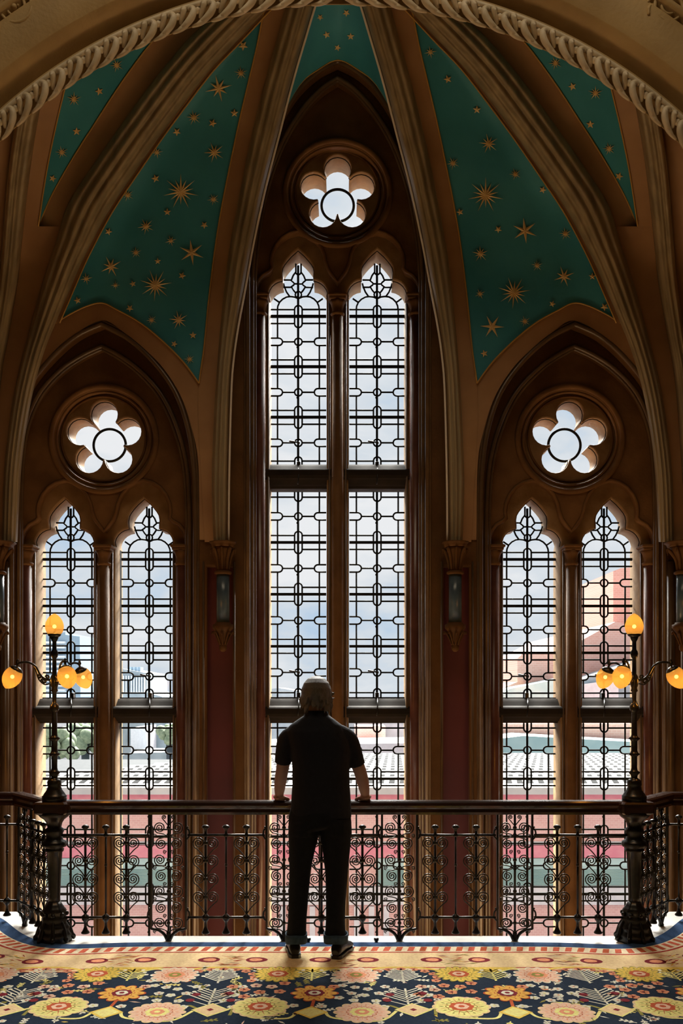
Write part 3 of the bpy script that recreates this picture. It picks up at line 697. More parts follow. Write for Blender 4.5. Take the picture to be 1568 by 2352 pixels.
while s < L_:
    p, d_, n_ = f_(s); sg = 1 if k % 2 else -1
    if k % 2 == 0 or 1:
        for rr, nm, lv in ((.055, 'wine', 1), (.033, 'salmon', 2)):
            q = p+d_*.0
            fan((q.x, q.y), [(q.x+d_.x*rr*math.cos(a)*(1+.5*(sg*math.cos(a) > 0))+n_.x*rr*.95*math.sin(a), q.y+d_.y*rr*math.cos(a)*(1+.5*(sg*math.cos(a) > 0))+n_.y*rr*.95*math.sin(a)) for a in [2*PI*j/14 for j in range(14)]], nm, lv)
    for j in range(12):   # sprigs
        o2 = d_*random.uniform(.08, .24)*sg*-1+n_*random.uniform(-.11, .11); q = p+o2; a = random.uniform(-.6, .6); l = random.uniform(.02, .055)
        u = (d_*math.cos(a)+n_*math.sin(a))*l; v = (n_*math.cos(a)-d_*math.sin(a))*random.uniform(.004, .008)
        pg([(w_.x, w_.y) for w_ in (q-u, q+v, q+u, q-v)], random.choice(['rust', 'salmon', 'line', 'gold2', 'ropew', 'olive', 'wine']), 1)
    k += 1; s += .27 if k % 2 else .42
# field
def flower(x, y, R, n, body, edge=None, heart=None, heart2=None, spiky=.18, asp=1, lv=3, split=None):
    def rg(r, sp, nn, ph=0, sub=6):
        o_ = []
        for k in range(nn*sub):
            a = 2*PI*k/(nn*sub)+ph; q = r*(1-sp+sp*abs(math.cos(nn*(a-ph)/2))**.7); o_.append((x+q*math.cos(a), y+asp*q*math.sin(a)))
        return o_
    if edge: fan((x, y), rg(R*1.08, spiky, n), edge, lv)
    fan((x, y), rg(R, spiky, n), body, lv+1)
    if R > .1:
        for k in range(n):
            a = 2*PI*k/n; rr = R*.74; px_, py_ = x+rr*math.cos(a), y+rr*math.sin(a); w_ = R*.035; l_ = R*.10
            pg([(px_-l_*math.cos(a), py_-l_*math.sin(a)), (px_-w_*math.sin(a), py_+w_*math.cos(a)), (px_+l_*math.cos(a), py_+l_*math.sin(a)), (px_+w_*math.sin(a), py_-w_*math.cos(a))], 'olive' if body in ('yellow', 'lemon') else ('salmon' if body == 'pink' else 'rust'), lv+2)
        fan((x, y), rg(R*.60, .22, n), 'olive' if body in ('yellow', 'lemon') else 'rust', lv+2); fan((x, y), rg(R*.56, .22, n), body, lv+2.5)
    if split:
        for k in range(n):
            a = 2*PI*(k+.5)/n; r0 = R*.45; r1 = R*.88; wd = R*.02
            pg([(x+r0*math.cos(a)-wd*math.sin(a), y+asp*(r0*math.sin(a)+wd*math.cos(a))), (x+r1*math.cos(a), y+asp*r1*math.sin(a)), (x+r0*math.cos(a)+wd*math.sin(a), y+asp*(r0*math.sin(a)-wd*math.cos(a)))], split, lv+2)
    if heart: fan((x, y), rg(R*.46, .12, 8), heart, lv+3)
    if heart2: fan((x, y), rg(R*.28, .12, 6), heart2, lv+4); fan((x, y), rg(R*.12, .1, 6), heart or 'rust', lv+5)
def line(pts, wd, name, lv=1):
    if not inb(pts): return
    pts = [Vector((x, y, 0)) for x, y in pts]
    if len(pts) > 2: pts = catmull(pts, 5)
    L = []; Rr = []
    for i, p in enumerate(pts):
        d_ = (pts[min(i+1, len(pts)-1)]-pts[max(i-1, 0)]).normalized(); n_ = Vector((-d_.y, d_.x, 0)); L.append(p+n_*wd); Rr.append(p-n_*wd)
    N = len(pts); cb.add([(p.x, p.y, CZ+.0006*lv) for p in L+Rr], [(i, i+1, N+i+1, N+i) for i in range(N-1)], ci[name], False)
def floret(x, y, r, name, c2, lv=2):
    for k in range(5):
        a = 2*PI*k/5+x*7; cx_ = x+r*.55*math.cos(a); cy_ = y+r*.55*math.sin(a)
        fan((cx_, cy_), [(cx_+r*.45*math.cos(2*PI*j/8), cy_+r*.45*math.sin(2*PI*j/8)) for j in range(8)], name, lv)
    fan((x, y), [(x+r*.25*math.cos(2*PI*j/6), y+r*.25*math.sin(2*PI*j/6)) for j in range(6)], c2, lv+1)
def fern(x, y, L, dirx, diry, name, n=7, sp=.1):
    d_ = Vector((dirx, diry, 0)).normalized(); n_ = Vector((-d_.y, d_.x, 0)); p0 = Vector((x, y, 0))
    line([(p0.x, p0.y), ((p0+d_*L).x, (p0+d_*L).y)], .006, name, 2)
    for k in range(n):
        t_ = .12+.8*k/n; w_ = sp*(1-.7*t_)
        for sg in (-1, 1):
            q = p0+d_*L*t_; e_ = q+n_*sg*w_+d_*w_*.9
            line([(q.x, q.y), (e_.x, e_.y)], .0045, name, 2)
            if k % 2 == 0: fan((e_.x, e_.y), [(e_.x+.013*math.cos(2*PI*j/7), e_.y+.013*math.sin(2*PI*j/7)) for j in range(7)], 'white', 3)
PER = 1.064
xb = FP(220, 2247)[0]-PER*2
for row in range(-1, 5):
    yo = -row*1.30
    for k in range(-1, 7):
        X = xb+k*PER+(0 if row % 2 == 0 else PER*.5); q = lambda dx, dy: (X+dx, -.74+yo+dy)
        if row == -1: continue
        flower(*q(0, 0), .135, 16, 'yellow', 'olive', 'rust', 'pink', .22)
        flower(*q(.46, -.02), .135, 14, 'pink', 'white', 'salmon', 'olive', .2)
        flower(*q(.225, -.33), .125, 10, 'gold2', 'rust', 'wine', 'white', .28)
        flower(*q(-.056, -.54), .145, 12, 'lemon', 'cream', 'rust', 'pink', .1, split='rust')
        flower(*q(.48, -.62), .14, 14, 'pink', 'cream', 'lemon', 'salmon', .14, split='salmon')
        # salmon wreath and white fern
        fern(X+.73, -.74+yo-.16, .26, 0, 1, 'white', 8, .11); fern(X+.73, -.74+yo-.50, .25, 0, 1, 'white', 6, .15)
        for a in range(11):
            an = math.radians(-20+22*a); floret(X+.73+.20*math.cos(an), -.80+yo+.16*math.sin(an), .03, 'salmon', 'wine')
        fern(X+.20, -.74+yo-.12, .22, 0, 1, 'lemon', 6, .10)
        for dx, dy in ((-.11, -.20), (-.02, -.22), (-.17, -.27), (-.24, -.22), (.03, -.30), (-.08, -.31), (-.16, -.38), (-.26, -.34), (.05, -.16), (.33, -.22), (-.02, -.42)): floret(*q(dx, dy), .036, random.choice(['salmon', 'salmon', 'pink']), 'wine')
        for dx, dy in ((.38, -.2), (.45, -.23), (.52, -.26), (.43, -.33), (.50, -.36), (.58, -.33), (.36, -.40), (.44, -.44), (.56, -.45), (.62, -.22), (.85, -.36), (.88, -.22), (.80, -.44), (.34, -.12), (.60, -.54), (.12, -.52), (.27, -.53)): floret(*q(dx, dy), .030, 'white', random.choice(['lemon', 'salmon']))
        for dx, dy in ((.64, -.35), (.82, -.33), (.62, -.44), (.84, -.44)):
            c_ = q(dx, dy); fan(c_, [(c_[0]+.026*math.cos(2*PI*j/8), c_[1]+.026*math.sin(2*PI*j/8)) for j in range(8)], 'wine', 3); line([c_, q(.73, dy-.08)], .004, 'white', 2)
        c_ = q(.75, -.585)
        for rr, nm, lv in ((.10, 'lemon', 3), (.085, 'cream', 4), (.02, 'wine', 5)): pg([(c_[0]-rr, c_[1]), (c_[0], c_[1]-rr), (c_[0]+rr, c_[1]), (c_[0], c_[1]+rr)], nm, lv)
        c_ = q(.215, -.62)
        for rr, nm, lv in ((.09, 'yellow', 3), (.07, 'lemon', 4)): pg([(c_[0]-rr, c_[1]), (c_[0], c_[1]-rr), (c_[0]+rr, c_[1]), (c_[0], c_[1]+rr)], nm, lv)
        line([q(.225, -.43), q(.215, -.56)], .009, 'rust', 2)
        line([q(.29, -.62), q(.34, -.70), q(.56, -.74), q(.66, -.60)], .009, 'lemon', 1); line([q(.14, -.62), q(.10, -.70), q(-.02, -.70), q(-.1, -.68), q(-.18, -.56), q(-.24, -.585)], .009, 'lemon', 1)
        line([q(.0, .0), q(.10, .09), q(.22, .04), q(.34, .10), q(.46, 0)], .012, 'lemon', 1); line([q(.46, 0), q(.58, .11), q(.73, .13), q(.88, .11), q(1.06, 0)], .012, 'yellow', 1)
        c_ = q(.20, .10); pg([(c_[0]-.17, c_[1]+.03), (c_[0]+.17, c_[1]+.03), (c_[0]+.03, c_[1]-.06), (c_[0]-.03, c_[1]-.06)], 'yellow', 2)
        for dx in (.60, .86): line([q(dx, -.66), q(dx+.02, -.52), q(dx+.09, -.58)], .009, 'olive', 1)
        for _ in range(34):
            dx, dy = random.uniform(-.3, .76), random.uniform(-.95, .1); c_ = q(dx, dy); a = random.uniform(0, 6.28); e_ = (c_[0]+.07*math.cos(a), c_[1]+.07*math.sin(a)); nm = random.choice(['white', 'lemon', 'olive', 'white'])
            line([c_, e_], .0035, nm, 1)
            for t_ in (.3, .65, 1): 
                m_ = (c_[0]+(e_[0]-c_[0])*t_, c_[1]+(e_[1]-c_[1])*t_)
                for sg in (-1, 1): b_ = a+sg*.8; line([m_, (m_[0]+.022*math.cos(b_), m_[1]+.022*math.sin(b_))], .006, nm, 1)
        for _ in range(14): dx, dy = random.uniform(-.3, .76), random.uniform(-.95, .1); floret(*q(dx, dy), random.uniform(.016, .028), random.choice(['white', 'white', 'pink', 'salmon', 'lemon']), random.choice(['wine', 'olive', 'salmon']), 1)
        for _ in range(30):
            dx, dy = random.uniform(-.3, .76), random.uniform(-.95, .1); c_ = q(dx, dy); a = random.uniform(0, 6.28); l = random.uniform(.015, .04); wd = random.uniform(.004, .010)
            pg([(c_[0]-l*math.cos(a), c_[1]-l*math.sin(a)), (c_[0]-wd*math.sin(a), c_[1]+wd*math.cos(a)), (c_[0]+l*math.cos(a), c_[1]+l*math.sin(a)), (c_[0]+wd*math.sin(a), c_[1]-wd*math.cos(a))], random.choice(['white', 'lemon', 'olive', 'pink', 'yellow', 'white']), 1)
carp = cb.build('carpet', [M['c_'+n] for n in cm]); tag(carp, 'floral wool carpet with navy field and cream border covering the landing', 'carpet')

# ------------------------------------------------------------------ iron balustrades
def zz(py): return EYE-(py-HY)*6/F
BS = 6/F
def spiral_pts(cx, cz, R, sg, turns=2.3, start=-40, n=38, end=.12, up=1):
    pts = []
    for k in range(n+1):
        t_ = k/n; a = math.radians(start)+t_*turns*2*PI; r = R*(1-(1-end)*t_**.9)
        pts.append((cx+sg*r*math.cos(a), 0, cz+up*r*math.sin(a)))
    return pts
def pair_scrolls(mb, zc, R=14.2*BS, off=15.5*BS, drop=40*BS):
    for sg in (-1, 1):
        sp = spiral_pts(sg*off, zc, R, sg, 2.35, -42)
        tail = catmull([Vector((0, 0, zc-drop)), Vector((sg*8*BS, 0, zc-drop+13*BS)), Vector((sg*19*BS, 0, zc-drop+25*BS)), Vector(sp[0])], 4)
        mb.tube(list(tail)[:-1]+sp, .0042, 5)
def add_baluster(par, x, scroll):
    mb = MB(); z0 = zz(2107); z1 = zz(1918)
    mb.tube([(0, 0, z0), (0, 0, z1)], .0085 if scroll else .007, 8)
    mb.lathe([(.008, z1-.012), (.018, z1-.008), (.018, z1+.004), (.009, z1+.010), (.009, z1+.028), (.014, z1+.042), (.026, z1+.052), (.024, z1+.060), (.012, z1+.068), (.002, z1+.070)], n=12)
    mb.lathe([(.002, z0-.110), (.026, z0-.108), (.029, z0-.102), (.018, z0-.086), (.010, z0-.066), (.009, z0-.035), (.014, z0-.026), (.023, z0-.014), (.026, z0), (.022, z0+.012), (.010, z0+.02), (.008, z0+.026)], n=12)
    if not scroll:
        mb.lathe([(.007, .50), (.011, .51), (.007, .52)], n=8)
    b = mb.build('baluster', M['iron'], par); b.location.x = x
    if scroll:
        mb = MB()
        for py in (1936, 1977, 2019, 2061):
            pair_scrolls(mb, zz(py))
            mb.lathe([(.008, zz(py)-.014), (.015, zz(py)-.006), (.015, zz(py)+.006), (.008, zz(py)+.014)], n=8)
        mb.build('scrollwork', M['ironlight'], b)
    return b
def add_panel(par, x):
    mb = MB(); W = 40*BS
    for sg in (-1, 1): mb.box(sg*W-.007, sg*W+.007, -.007, .007, zz(2134), zz(1866))
    mb.tube([(0, 0, .035), (0, 0, zz(1866))], .008, 8)
    for sg in (-1, 1):
        mb.tube(catmull([(sg*W, 0, zz(2133)), (sg*W*.55, 0, zz(2137)), (sg*W*.25, 0, zz(2146)), (sg*W*.08, 0, zz(2160))], 5), [.009]*6+[.011]*10, 8)
    mb.lathe([(.020, 0), (.020, .012), (.012, .03), (.016, .05), (.009, .07)], n=12)
    p = mb.build('panel_frame', M['iron'], par); p.location.x = x
    mb = MB(); rows = [1901, 1938, 1975, 2012, 2047, 2085, 2120]
    for i, py in enumerate(rows):
        z = zz(py); off = 20*BS if i % 2 == 0 else 17*BS; up = 1 if i % 2 == 0 else -1; R = 13.5*BS if i % 2 == 0 else 13*BS
        for sg in (-1, 1):
            sp = spiral_pts(sg*off, z, R, sg, 2.3, -60, up=up); mb.tube(sp, .0042, 5)
            # link to next row with small curls
            zn = z-up*20*BS
            mb.tube(catmull([Vector(sp[0]), Vector((sg*8*BS, 0, z-up*16*BS)), Vector((0, 0, z-up*26*BS))], 5), .004, 5)
            sp2 = spiral_pts(sg*(31 if i % 2 == 0 else 8)*BS, z-18*BS, 5*BS, sg, 1.4, -100, 16); mb.tube(sp2, .0034, 5)
        if i % 2 == 0: mb.sphere((0, 0, z), .014, n=8, m=6)
    for sg in (-1, 1):
        sp = spiral_pts(sg*10*BS, zz(1877), 5.5*BS, sg, 1.6, -60, 18); mb.tube(catmull([Vector((0, 0, zz(1897))), Vector((sg*6*BS, 0, zz(1890)))], 3)[:-1]+[Vector(p_) for p_ in sp], .0038, 5)
    mb.build('scrollwork', M['ironlight'], p)
    for sg in (-1, 1):
        for py in (1918, 2105):
            mb = MB(); mb.tube(catmull([(sg*(W+.004), 0, zz(py+10)), (sg*(W+.022), 0, zz(py+2)), (sg*(W+.020), 0, zz(py-10)), (sg*(W+.006), 0, zz(py-16)), (sg*(W+.016), 0, zz(py-19))], 4), .006, 6)
            mb.build('clasp', M['iron'], p)
def rails(par, x0, x1):
    for nm, py in (('top_bar', 1918), ('bottom_bar', 2107)):
        mb = MB(); mb.tube([(x0, 0, zz(py)), (x1, 0, zz(py))], .0085, 8); mb.build(nm, M['ironlight'], par)
def hand(par, x0, x1):
    mb = MB(); zt = zz(1838); prof = [(-.040, -.092), (-.046, -.075), (-.043, -.055), (-.052, -.045), (-.058, -.030), (-.055, -.012), (-.040, -.002), (0, 0), (.040, -.002), (.055, -.012), (.058, -.030), (.052, -.045), (.043, -.055), (.046, -.075), (.040, -.092)]
    mb.rings([[(x, y, zt+z) for y, z in prof] for x in (x0, x1)], True, True, smooth=False)
    return mb.build('handrail', M['wood'], par)
bx = (787.5-CX)*BS; HL = (1455-120)/2*BS
b0 = empty('balustrade', (bx, 0, 0)); tag(b0, 'straight middle balustrade with scrolled iron panels under a wooden handrail, behind the standing man', 'balustrade')
hand(b0, -HL+.05, HL-.05)
pxs = [(p-787.5)*BS for p in (387, 652, 917, 1182)]
for x in pxs: add_panel(b0, x)
ends = [-HL+.03]+[v for x in pxs for v in (x-44*BS, x+44*BS)]+[HL-.03]
for i in range(0, len(ends), 2): rails(b0, ends[i], ends[i+1])
for c in (243, 519, 785, 1046, 1326):
    for d, sc in ((-47, True), (0, False), (47, True)): add_baluster(b0, (c+d-787.5)*BS, sc)
for sg, side in ((-1, 'left'), (1, 'right')):
    xp = bx+sg*HL
    # angled return
    dx = .40; dy = .47; L = math.hypot(dx, dy); ang = math.atan2(dy, sg*dx)
    o = empty('balustrade', (xp, 0, 0), ang); tag(o, 'short angled iron balustrade with wooden handrail behind the %s lamp standard' % side, 'balustrade')
    hand(o, .06, L+.03); rails(o, .05, L)
    add_panel(o, L*.78) if 0 else None
    for t_ in (.14, .24, .34): add_baluster(o, t_, True)
    add_panel(o, .49)
    o = empty('balustrade', (xp+sg*dx, dy, 0), 0 if sg > 0 else PI); tag(o, 'far iron balustrade running out of frame at the %s edge under a wooden handrail' % side, 'balustrade')
    hand(o, -.03, 1.9); rails(o, -.0, 1.9)
    for k in range(12): add_baluster(o, .08+.138*k, k % 3 != 0)

# ------------------------------------------------------------------ lamp standards
def standard(pxc, sg, label):
    x = (pxc-CX)*BS; o = empty('lamp_standard', (x, 0, 0)); tag(o, label, 'lamp')
    def L(tab): return [(r*BS, zz(py)) for py, r in tab]
    mb = MB()
    mb.lathe(L([(2160, 38), (2156, 40), (2150, 37), (2146, 39), (2140, 35), (2133, 33), (2128, 35), (2122, 31), (2116, 27), (2110, 29), (2104, 26), (2096, 25), (2090, 27), (2084, 22), (2078, 18), (2070, 14)]), n=32, lobes=8, amp=.04)
    for k in range(8):
        a = 2*PI*k/8+.2; d_ = Vector((math.cos(a), math.sin(a), 0))
        mb.tube(catmull([d_*26*BS+Vector((0, 0, zz(2112))), d_*33*BS+Vector((0, 0, zz(2128))), d_*38*BS+Vector((0, 0, zz(2146))), d_*43*BS+Vector((0, 0, zz(2152))), d_*41*BS+Vector((0, 0, zz(2158)))], 4), [.006+.010*math.sin(PI*i/17) for i in range(17)], 6)
        mb.sphere(d_*27*BS+Vector((0, 0, zz(2098))), .016, n=8, m=6)
    mb.build('foot', M['iron'], o)
    mb = MB()
    mb.lathe(L([(2075, 13), (2060, 12.5), (2000, 14.5), (1957, 17), (1955, 20), (1950, 21), (1947, 18), (1944, 26), (1938, 28), (1932, 26), (1929, 19), (1920, 17), (1913, 19), (1909, 21), (1904, 20), (1900, 15), (1890, 17), (1882, 22), (1876, 30), (1870, 35), (1866, 36)]), n=32, lobes=16, amp=.03)
    mb.build('column', M['iron'], o)
    mb = MB(); mb.bbox(-37*BS, 37*BS, -.095, .095, zz(1868), zz(1840), .012); mb.bbox(-44*BS, 44*BS, -.06, .06, zz(1862), zz(1842), .01); mb.build('rail_block', M['wood'], o)
    mb = MB()
    mb.lathe(L([(1841, 27), (1828, 27.5), (1826, 25), (1822, 23), (1814, 17), (1805, 14.5), (1803, 16), (1793, 15.5), (1790, 12), (1786, 7), (1780, 8), (1776, 12), (1773, 13), (1770, 8), (1764, 6.5), (1738, 6.5), (1735, 9), (1732, 13.5), (1729, 9), (1724, 7), (1702, 7), (1699, 10), (1696, 13.5), (1692, 8), (1688, 6.5), (1636, 5.5), (1633, 8), (1630, 10), (1625, 10.5), (1620, 9.5), (1616, 6), (1612, 4.5), (1590, 5), (1587, 8), (1580, 6.5), (1574, 8.5), (1563, 10), (1553, 8), (1548, 5), (1512, 4.5), (1509, 7), (1502, 8.5), (1496, 7.5), (1492, 4.8), (1474, 4.5), (1470, 7), (1465, 9), (1462, 9)]), n=20)
    mb.build('stem', M['iron'], o)
    egg = [(12.5, 0), (16.5, 4), (19.5, 12), (20.3, 20), (18.5, 29), (14, 38), (8, 44.5), (3.5, 47.5), (.6, 48.8)]
    def shade(par, c, ax, k=1.0):
        rot = Vector((0, 0, 1)).rotation_difference(ax).to_matrix()
        mb = MB(); mb.lathe([(6*BS, -7*BS), (10*BS, -5*BS), (14*BS, -2*BS), (15*BS, 1.5*BS), (13.4*BS, 2.2*BS)], c, 20, rot=rot); g_ = mb.build('gallery', M['iron'], par)
        pr = catmull([Vector((r*BS*k, z*BS*k, 0)) for r, z in egg], 4)
        mb = MB(); mb.lathe([(v.x, v.y) for v in pr], c, 40, lobes=20, amp=.012, rot=rot); s_ = mb.build('lamp_shade', M['amber'], g_)
        mb = MB(); cc = Vector(c)+ax*19*BS; mb.sphere(cc, .013, n=12, m=8); bulb = mb.build('bulb', M['bulb'], g_)
        lt = lamp('globe_light', 'POINT', cc+ax*.022, 7, (1.0, .52, .16), shadow_soft_size=.010); lt.parent = g_
    mb = MB(); mb.sphere((0, 0, zz(1462)), .012); h = mb.build('lamp_socket', M['iron'], o); shade(h, (0, 0, zz(1458)), Vector((0, 0, 1)), 1.0)
    for ang in (184, 64, -56):
        a = math.radians(ang if sg < 0 else 180-ang); d_ = Vector((math.cos(a), math.sin(a), 0)); up = Vector((0, 0, 1)); R = lambda r, py: d_*(r*BS)+up*zz(py)
        mb = MB()
        mb.tube(catmull([R(6, 1562), R(20, 1560), R(32, 1550), R(42, 1532), R(54, 1523), R(68, 1521), R(80, 1524), R(84, 1532)], 6), .0075, 8)
        mb.tube(catmull([R(10, 1570), R(22, 1572), R(34, 1562), R(40, 1548), R(45, 1532)], 6), .005, 6)
        for cxr, cpy, rr in ((24, 1564, 7), (34, 1554, 5), (16, 1555, 5)):
            mb.tube([d_*((cxr+rr*(1-.8*k/24)*math.cos(k*.55))*BS)+up*(zz(cpy)+rr*(1-.8*k/24)*math.sin(k*.55)*BS) for k in range(25)], .0045, 5)
        mb.sphere(R(83, 1522), .011, n=8, m=6); mb.lathe([(.006, 0), (.010, .008), (.003, .022)], R(82, 1521), 8)
        arm = mb.build('arm', M['iron'], o)
        ax = (d_*.50-up*.87).normalized()
        shade(arm, R(85, 1538)+Vector((0, 0, 0)), ax, 1.02)
    return o
standard(125, -1, 'black iron lamp standard with four amber globes at the left corner of the balustrade')
standard(1456, 1, 'black iron lamp standard with four amber globes at the right corner of the balustrade')

# small black studs on the stone edge
for px_, lab in ((708, 'small black metal stud on pale stone between the man\'s shoes'), (864, 'small black metal stud on pale stone right of the man')):
    c = FP(px_, 2166); o_mb = MB(); o_mb.lathe([(.012, 0), (.012, .015), (.017, .018), (.017, .032), (.010, .036)], (c[0], c[1], 0), 12); tag(o_mb.build('floor_stud', M['iron']), lab, 'stud')

# ------------------------------------------------------------------ person
def remesh(mb, name, mat, voxel=.007, smooth=6, parent=None):
    me = mb.mesh('t', mat); o = bpy.data.objects.new('t', me); COL.objects.link(o)
    r = o.modifiers.new('r', 'REMESH'); r.mode = 'VOXEL'; r.voxel_size = voxel; r.use_smooth_shade = True
    s_ = o.modifiers.new('s', 'SMOOTH'); s_.iterations = smooth; s_.factor = .5
    dg = bpy.context.evaluated_depsgraph_get(); m2 = bpy.data.meshes.new_from_object(o.evaluated_get(dg)); bpy.data.objects.remove(o)
    m2.materials.clear(); m2.materials.append(mat)
    for p in m2.polygons: p.use_smooth = True
    q = bpy.data.objects.new(name, m2); COL.objects.link(q); q.parent = parent; return q
def loft(mb, secs, n=24, power=2.0):
    """secs: (centre, rx, ry[, tangent-up]) horizontal ellipses"""
    rings = []
    for c, rx, ry in secs:
        rings.append([(c[0]+rx*math.copysign(abs(math.cos(a))**(2/power), math.cos(a)), c[1]+ry*math.copysign(abs(math.sin(a))**(2/power), math.sin(a)), c[2]) for a in [2*PI*k/n for k in range(n)]])
    mb.rings(rings, True, True)
M['skin'] = material('skin', (.26, .13, .08), (.30, .155, .10), .5, scale=12)
M['hair'] = material('grey_hair', (.08, .07, .055), (.15, .13, .11), .5, scale=50, stretch=(6, 6, 1), bump=.5, bscale=90)
M['shirt'] = material('black_cotton', (.008, .009, .014), (.012, .013, .019), .8, scale=40, bump=.1, spec=.25)
M['trouser'] = material('dark_trouser_cloth', (.006, .007, .009), (.010, .011, .014), .85, scale=40, spec=.2)
M['cuff'] = material('blue_denim_cuff', (.015, .04, .07), (.025, .06, .10), .8, scale=60)
M['shoe'] = material('black_leather', (.008, .008, .008), (.014, .013, .012), .35, scale=20)
man = empty('person', (P(725, 2200, -.33).x, -.33, 0)); man.location.z = 0; tag(man, 'person in black polo shirt and dark trousers seen from behind, both hands on the handrail', 'person')
inv = Vector(man.location)
def Q(px, py, Y): return P(px, py, Y)-inv
def S_(mb, rows):   # rows: (pxL, pxR, py, Yc, ry)
    secs = []
    for l, r, py, Y, ry in rows:
        a = Q(l, py, Y); b = Q(r, py, Y); secs.append((((a.x+b.x)/2, a.y, a.z), (b.x-a.x)/2, ry))
    return secs
def limb(mb, pts, radii, n=14): 
    c = catmull([Vector(p) for p in pts], 5); rr = catmull([Vector((r, 0, 0)) for r in radii], 5); mb.tube(c, [v.x for v in rr], n)
handz = zz(1838)-inv.z
# body
mb = MB()
loft(mb, S_(mb, [(700, 752, 1662, -.29, .06), (703, 750, 1640, -.28, .057), (705, 748, 1622, -.27, .058), (706, 747, 1605, -.26, .06)]))
hc = Q(726.5, 1592, -.245)
loft(mb, [((hc.x, hc.y+.01, hc.z-.085), .048, .055), ((hc.x, hc.y+.012, hc.z-.06), .062, .078), ((hc.x, hc.y+.005, hc.z-.02), .073, .092), ((hc.x, hc.y, hc.z+.02), .077, .098), ((hc.x, hc.y, hc.z+.055), .070, .09), ((hc.x, hc.y, hc.z+.085), .05, .066), ((hc.x, hc.y, hc.z+.102), .02, .03)])
# face: nose, brow, lips, chin, ears
mb.sphere((hc.x, hc.y+.098, hc.z-.015), .014, (1, 1.2, 1.6)); mb.sphere((hc.x, hc.y+.085, hc.z-.078), .022, (1.2, .8, .8)); mb.sphere((hc.x, hc.y+.088, hc.z-.05), .014, (1.7, .7, .7))
for sg in (-1, 1):
    mb.sphere((hc.x+sg*.078, hc.y-.002, hc.z-.012), .022, (.35, .8, 1.35)); mb.sphere((hc.x+sg*.03, hc.y+.09, hc.z+.022), .014, (1.5, .6, .6))
loft(mb, S_(mb, [(668, 790, 1690, -.30, .09), (672, 798, 1740, -.31, .10), (680, 796, 1800, -.31, .10), (680, 795, 1850, -.31, .10), (676, 798, 1895, -.33, .10)]))
arms = {-1: [(Q(672, 1692, -.29)), Q(655, 1735, -.27), Q(648, 1768, -.22), Q(643, 1800, -.12), Q(641, 1824, -.03)], 1: [Q(790, 1692, -.29), Q(812, 1738, -.27), Q(826, 1770, -.22), Q(834, 1800, -.12), Q(838, 1823, -.03)]}
for sg in (-1, 1):
    limb(mb, arms[sg], [.055, .046, .042, .040, .030])
    w_ = arms[sg][-1]
    # palm on the rail, fingers wrapped over the far edge
    palm = Vector((w_.x, -inv.y-.005, handz+.018))
    out_s = sg
    mb.sphere(palm+Vector((0, -.02, .006)), .040, (1.0, 1.05, .48)); mb.sphere(palm+Vector((sg*.005, .02, .004)), .040, (1.02, .9, .42))
    limb(mb, [w_, palm+Vector((0, -.02, .012))], [.030, .028])
    for k in range(4):
        fx = palm.x+(-.030+.020*k)*1.0; ln = [.9, 1.05, 1.0, .82][k] if sg > 0 else [.82, 1.0, 1.05, .9][k]
        b = Vector((fx, palm.y+.038, handz+.016)); 
        limb(mb, [b-Vector((0, .02, -.002)), b+Vector((0, .022*ln, -.004)), b+Vector((0, .036*ln, -.022)), b+Vector((0, .034*ln, -.048*ln))], [.0105, .010, .0092, .008], 10)
    b = palm+Vector((-sg*.036, -.01, .0)); limb(mb, [b+Vector((sg*.015, -.01, .004)), b+Vector((-sg*.012, .008, -.006)), b+Vector((-sg*.022, .022, -.012)), b+Vector((-sg*.024, .034, -.022))], [.014, .0125, .011, .009], 10)
# legs inside the trousers
for l in ([(697, 1900, -.33), (692, 2000, -.33), (684, 2110, -.36), (680, 2165, -.37)], [(768, 1900, -.33), (772, 2000, -.34), (772, 2110, -.38), (776, 2165, -.38)]):
    limb(mb, [Q(*p) for p in l], [.085, .062, .05, .042])
remesh(mb, 'body', M['skin'], .0042, 4, man)
# hair
mb = MB()
loft(mb, [((hc.x, hc.y-.03, hc.z-.078), .060, .058), ((hc.x, hc.y-.024, hc.z-.06), .080, .076), ((hc.x, hc.y-.016, hc.z-.035), .094, .092), ((hc.x, hc.y-.012, hc.z-.005), .098, .100), ((hc.x, hc.y-.010, hc.z+.03), .095, .106), ((hc.x, hc.y-.006, hc.z+.065), .081, .094), ((hc.x, hc.y-.004, hc.z+.093), .057, .068), ((hc.x, hc.y-.002, hc.z+.110), .022, .03)])
rnd = random.Random(3)
for k in range(110):
    a = rnd.uniform(PI*.98, PI*2.02); z = rnd.uniform(-.06, .01); d_ = Vector((math.cos(a), math.sin(a), 0)); p = hc+Vector((d_.x*.086, d_.y*.09-.014, z-(0 if abs(d_.x) < .5 else .012)))
    l = rnd.uniform(.03, .05); fl_ = rnd.uniform(-.002, .018)
    limb(mb, [p+Vector((0, 0, .03)), p+d_*.004, p+d_*(.004+fl_)+Vector((0, 0, -l)), p+d_*(.002+fl_*1.3)+Vector((0, 0, -l*1.35))], [.011, .008, .005, .0028], 6)
for sg, z in ((1, -.005), (1, -.03), (-1, -.035), (1, .005)):
    limb(mb, [hc+Vector((sg*.09, -.01, z)), hc+Vector((sg*.105, -.012, z-.006)), hc+Vector((sg*.118, -.01, z+.004))], [.009, .006, .003], 6)
remesh(mb, 'hair', M['hair'], .0045, 2, man)
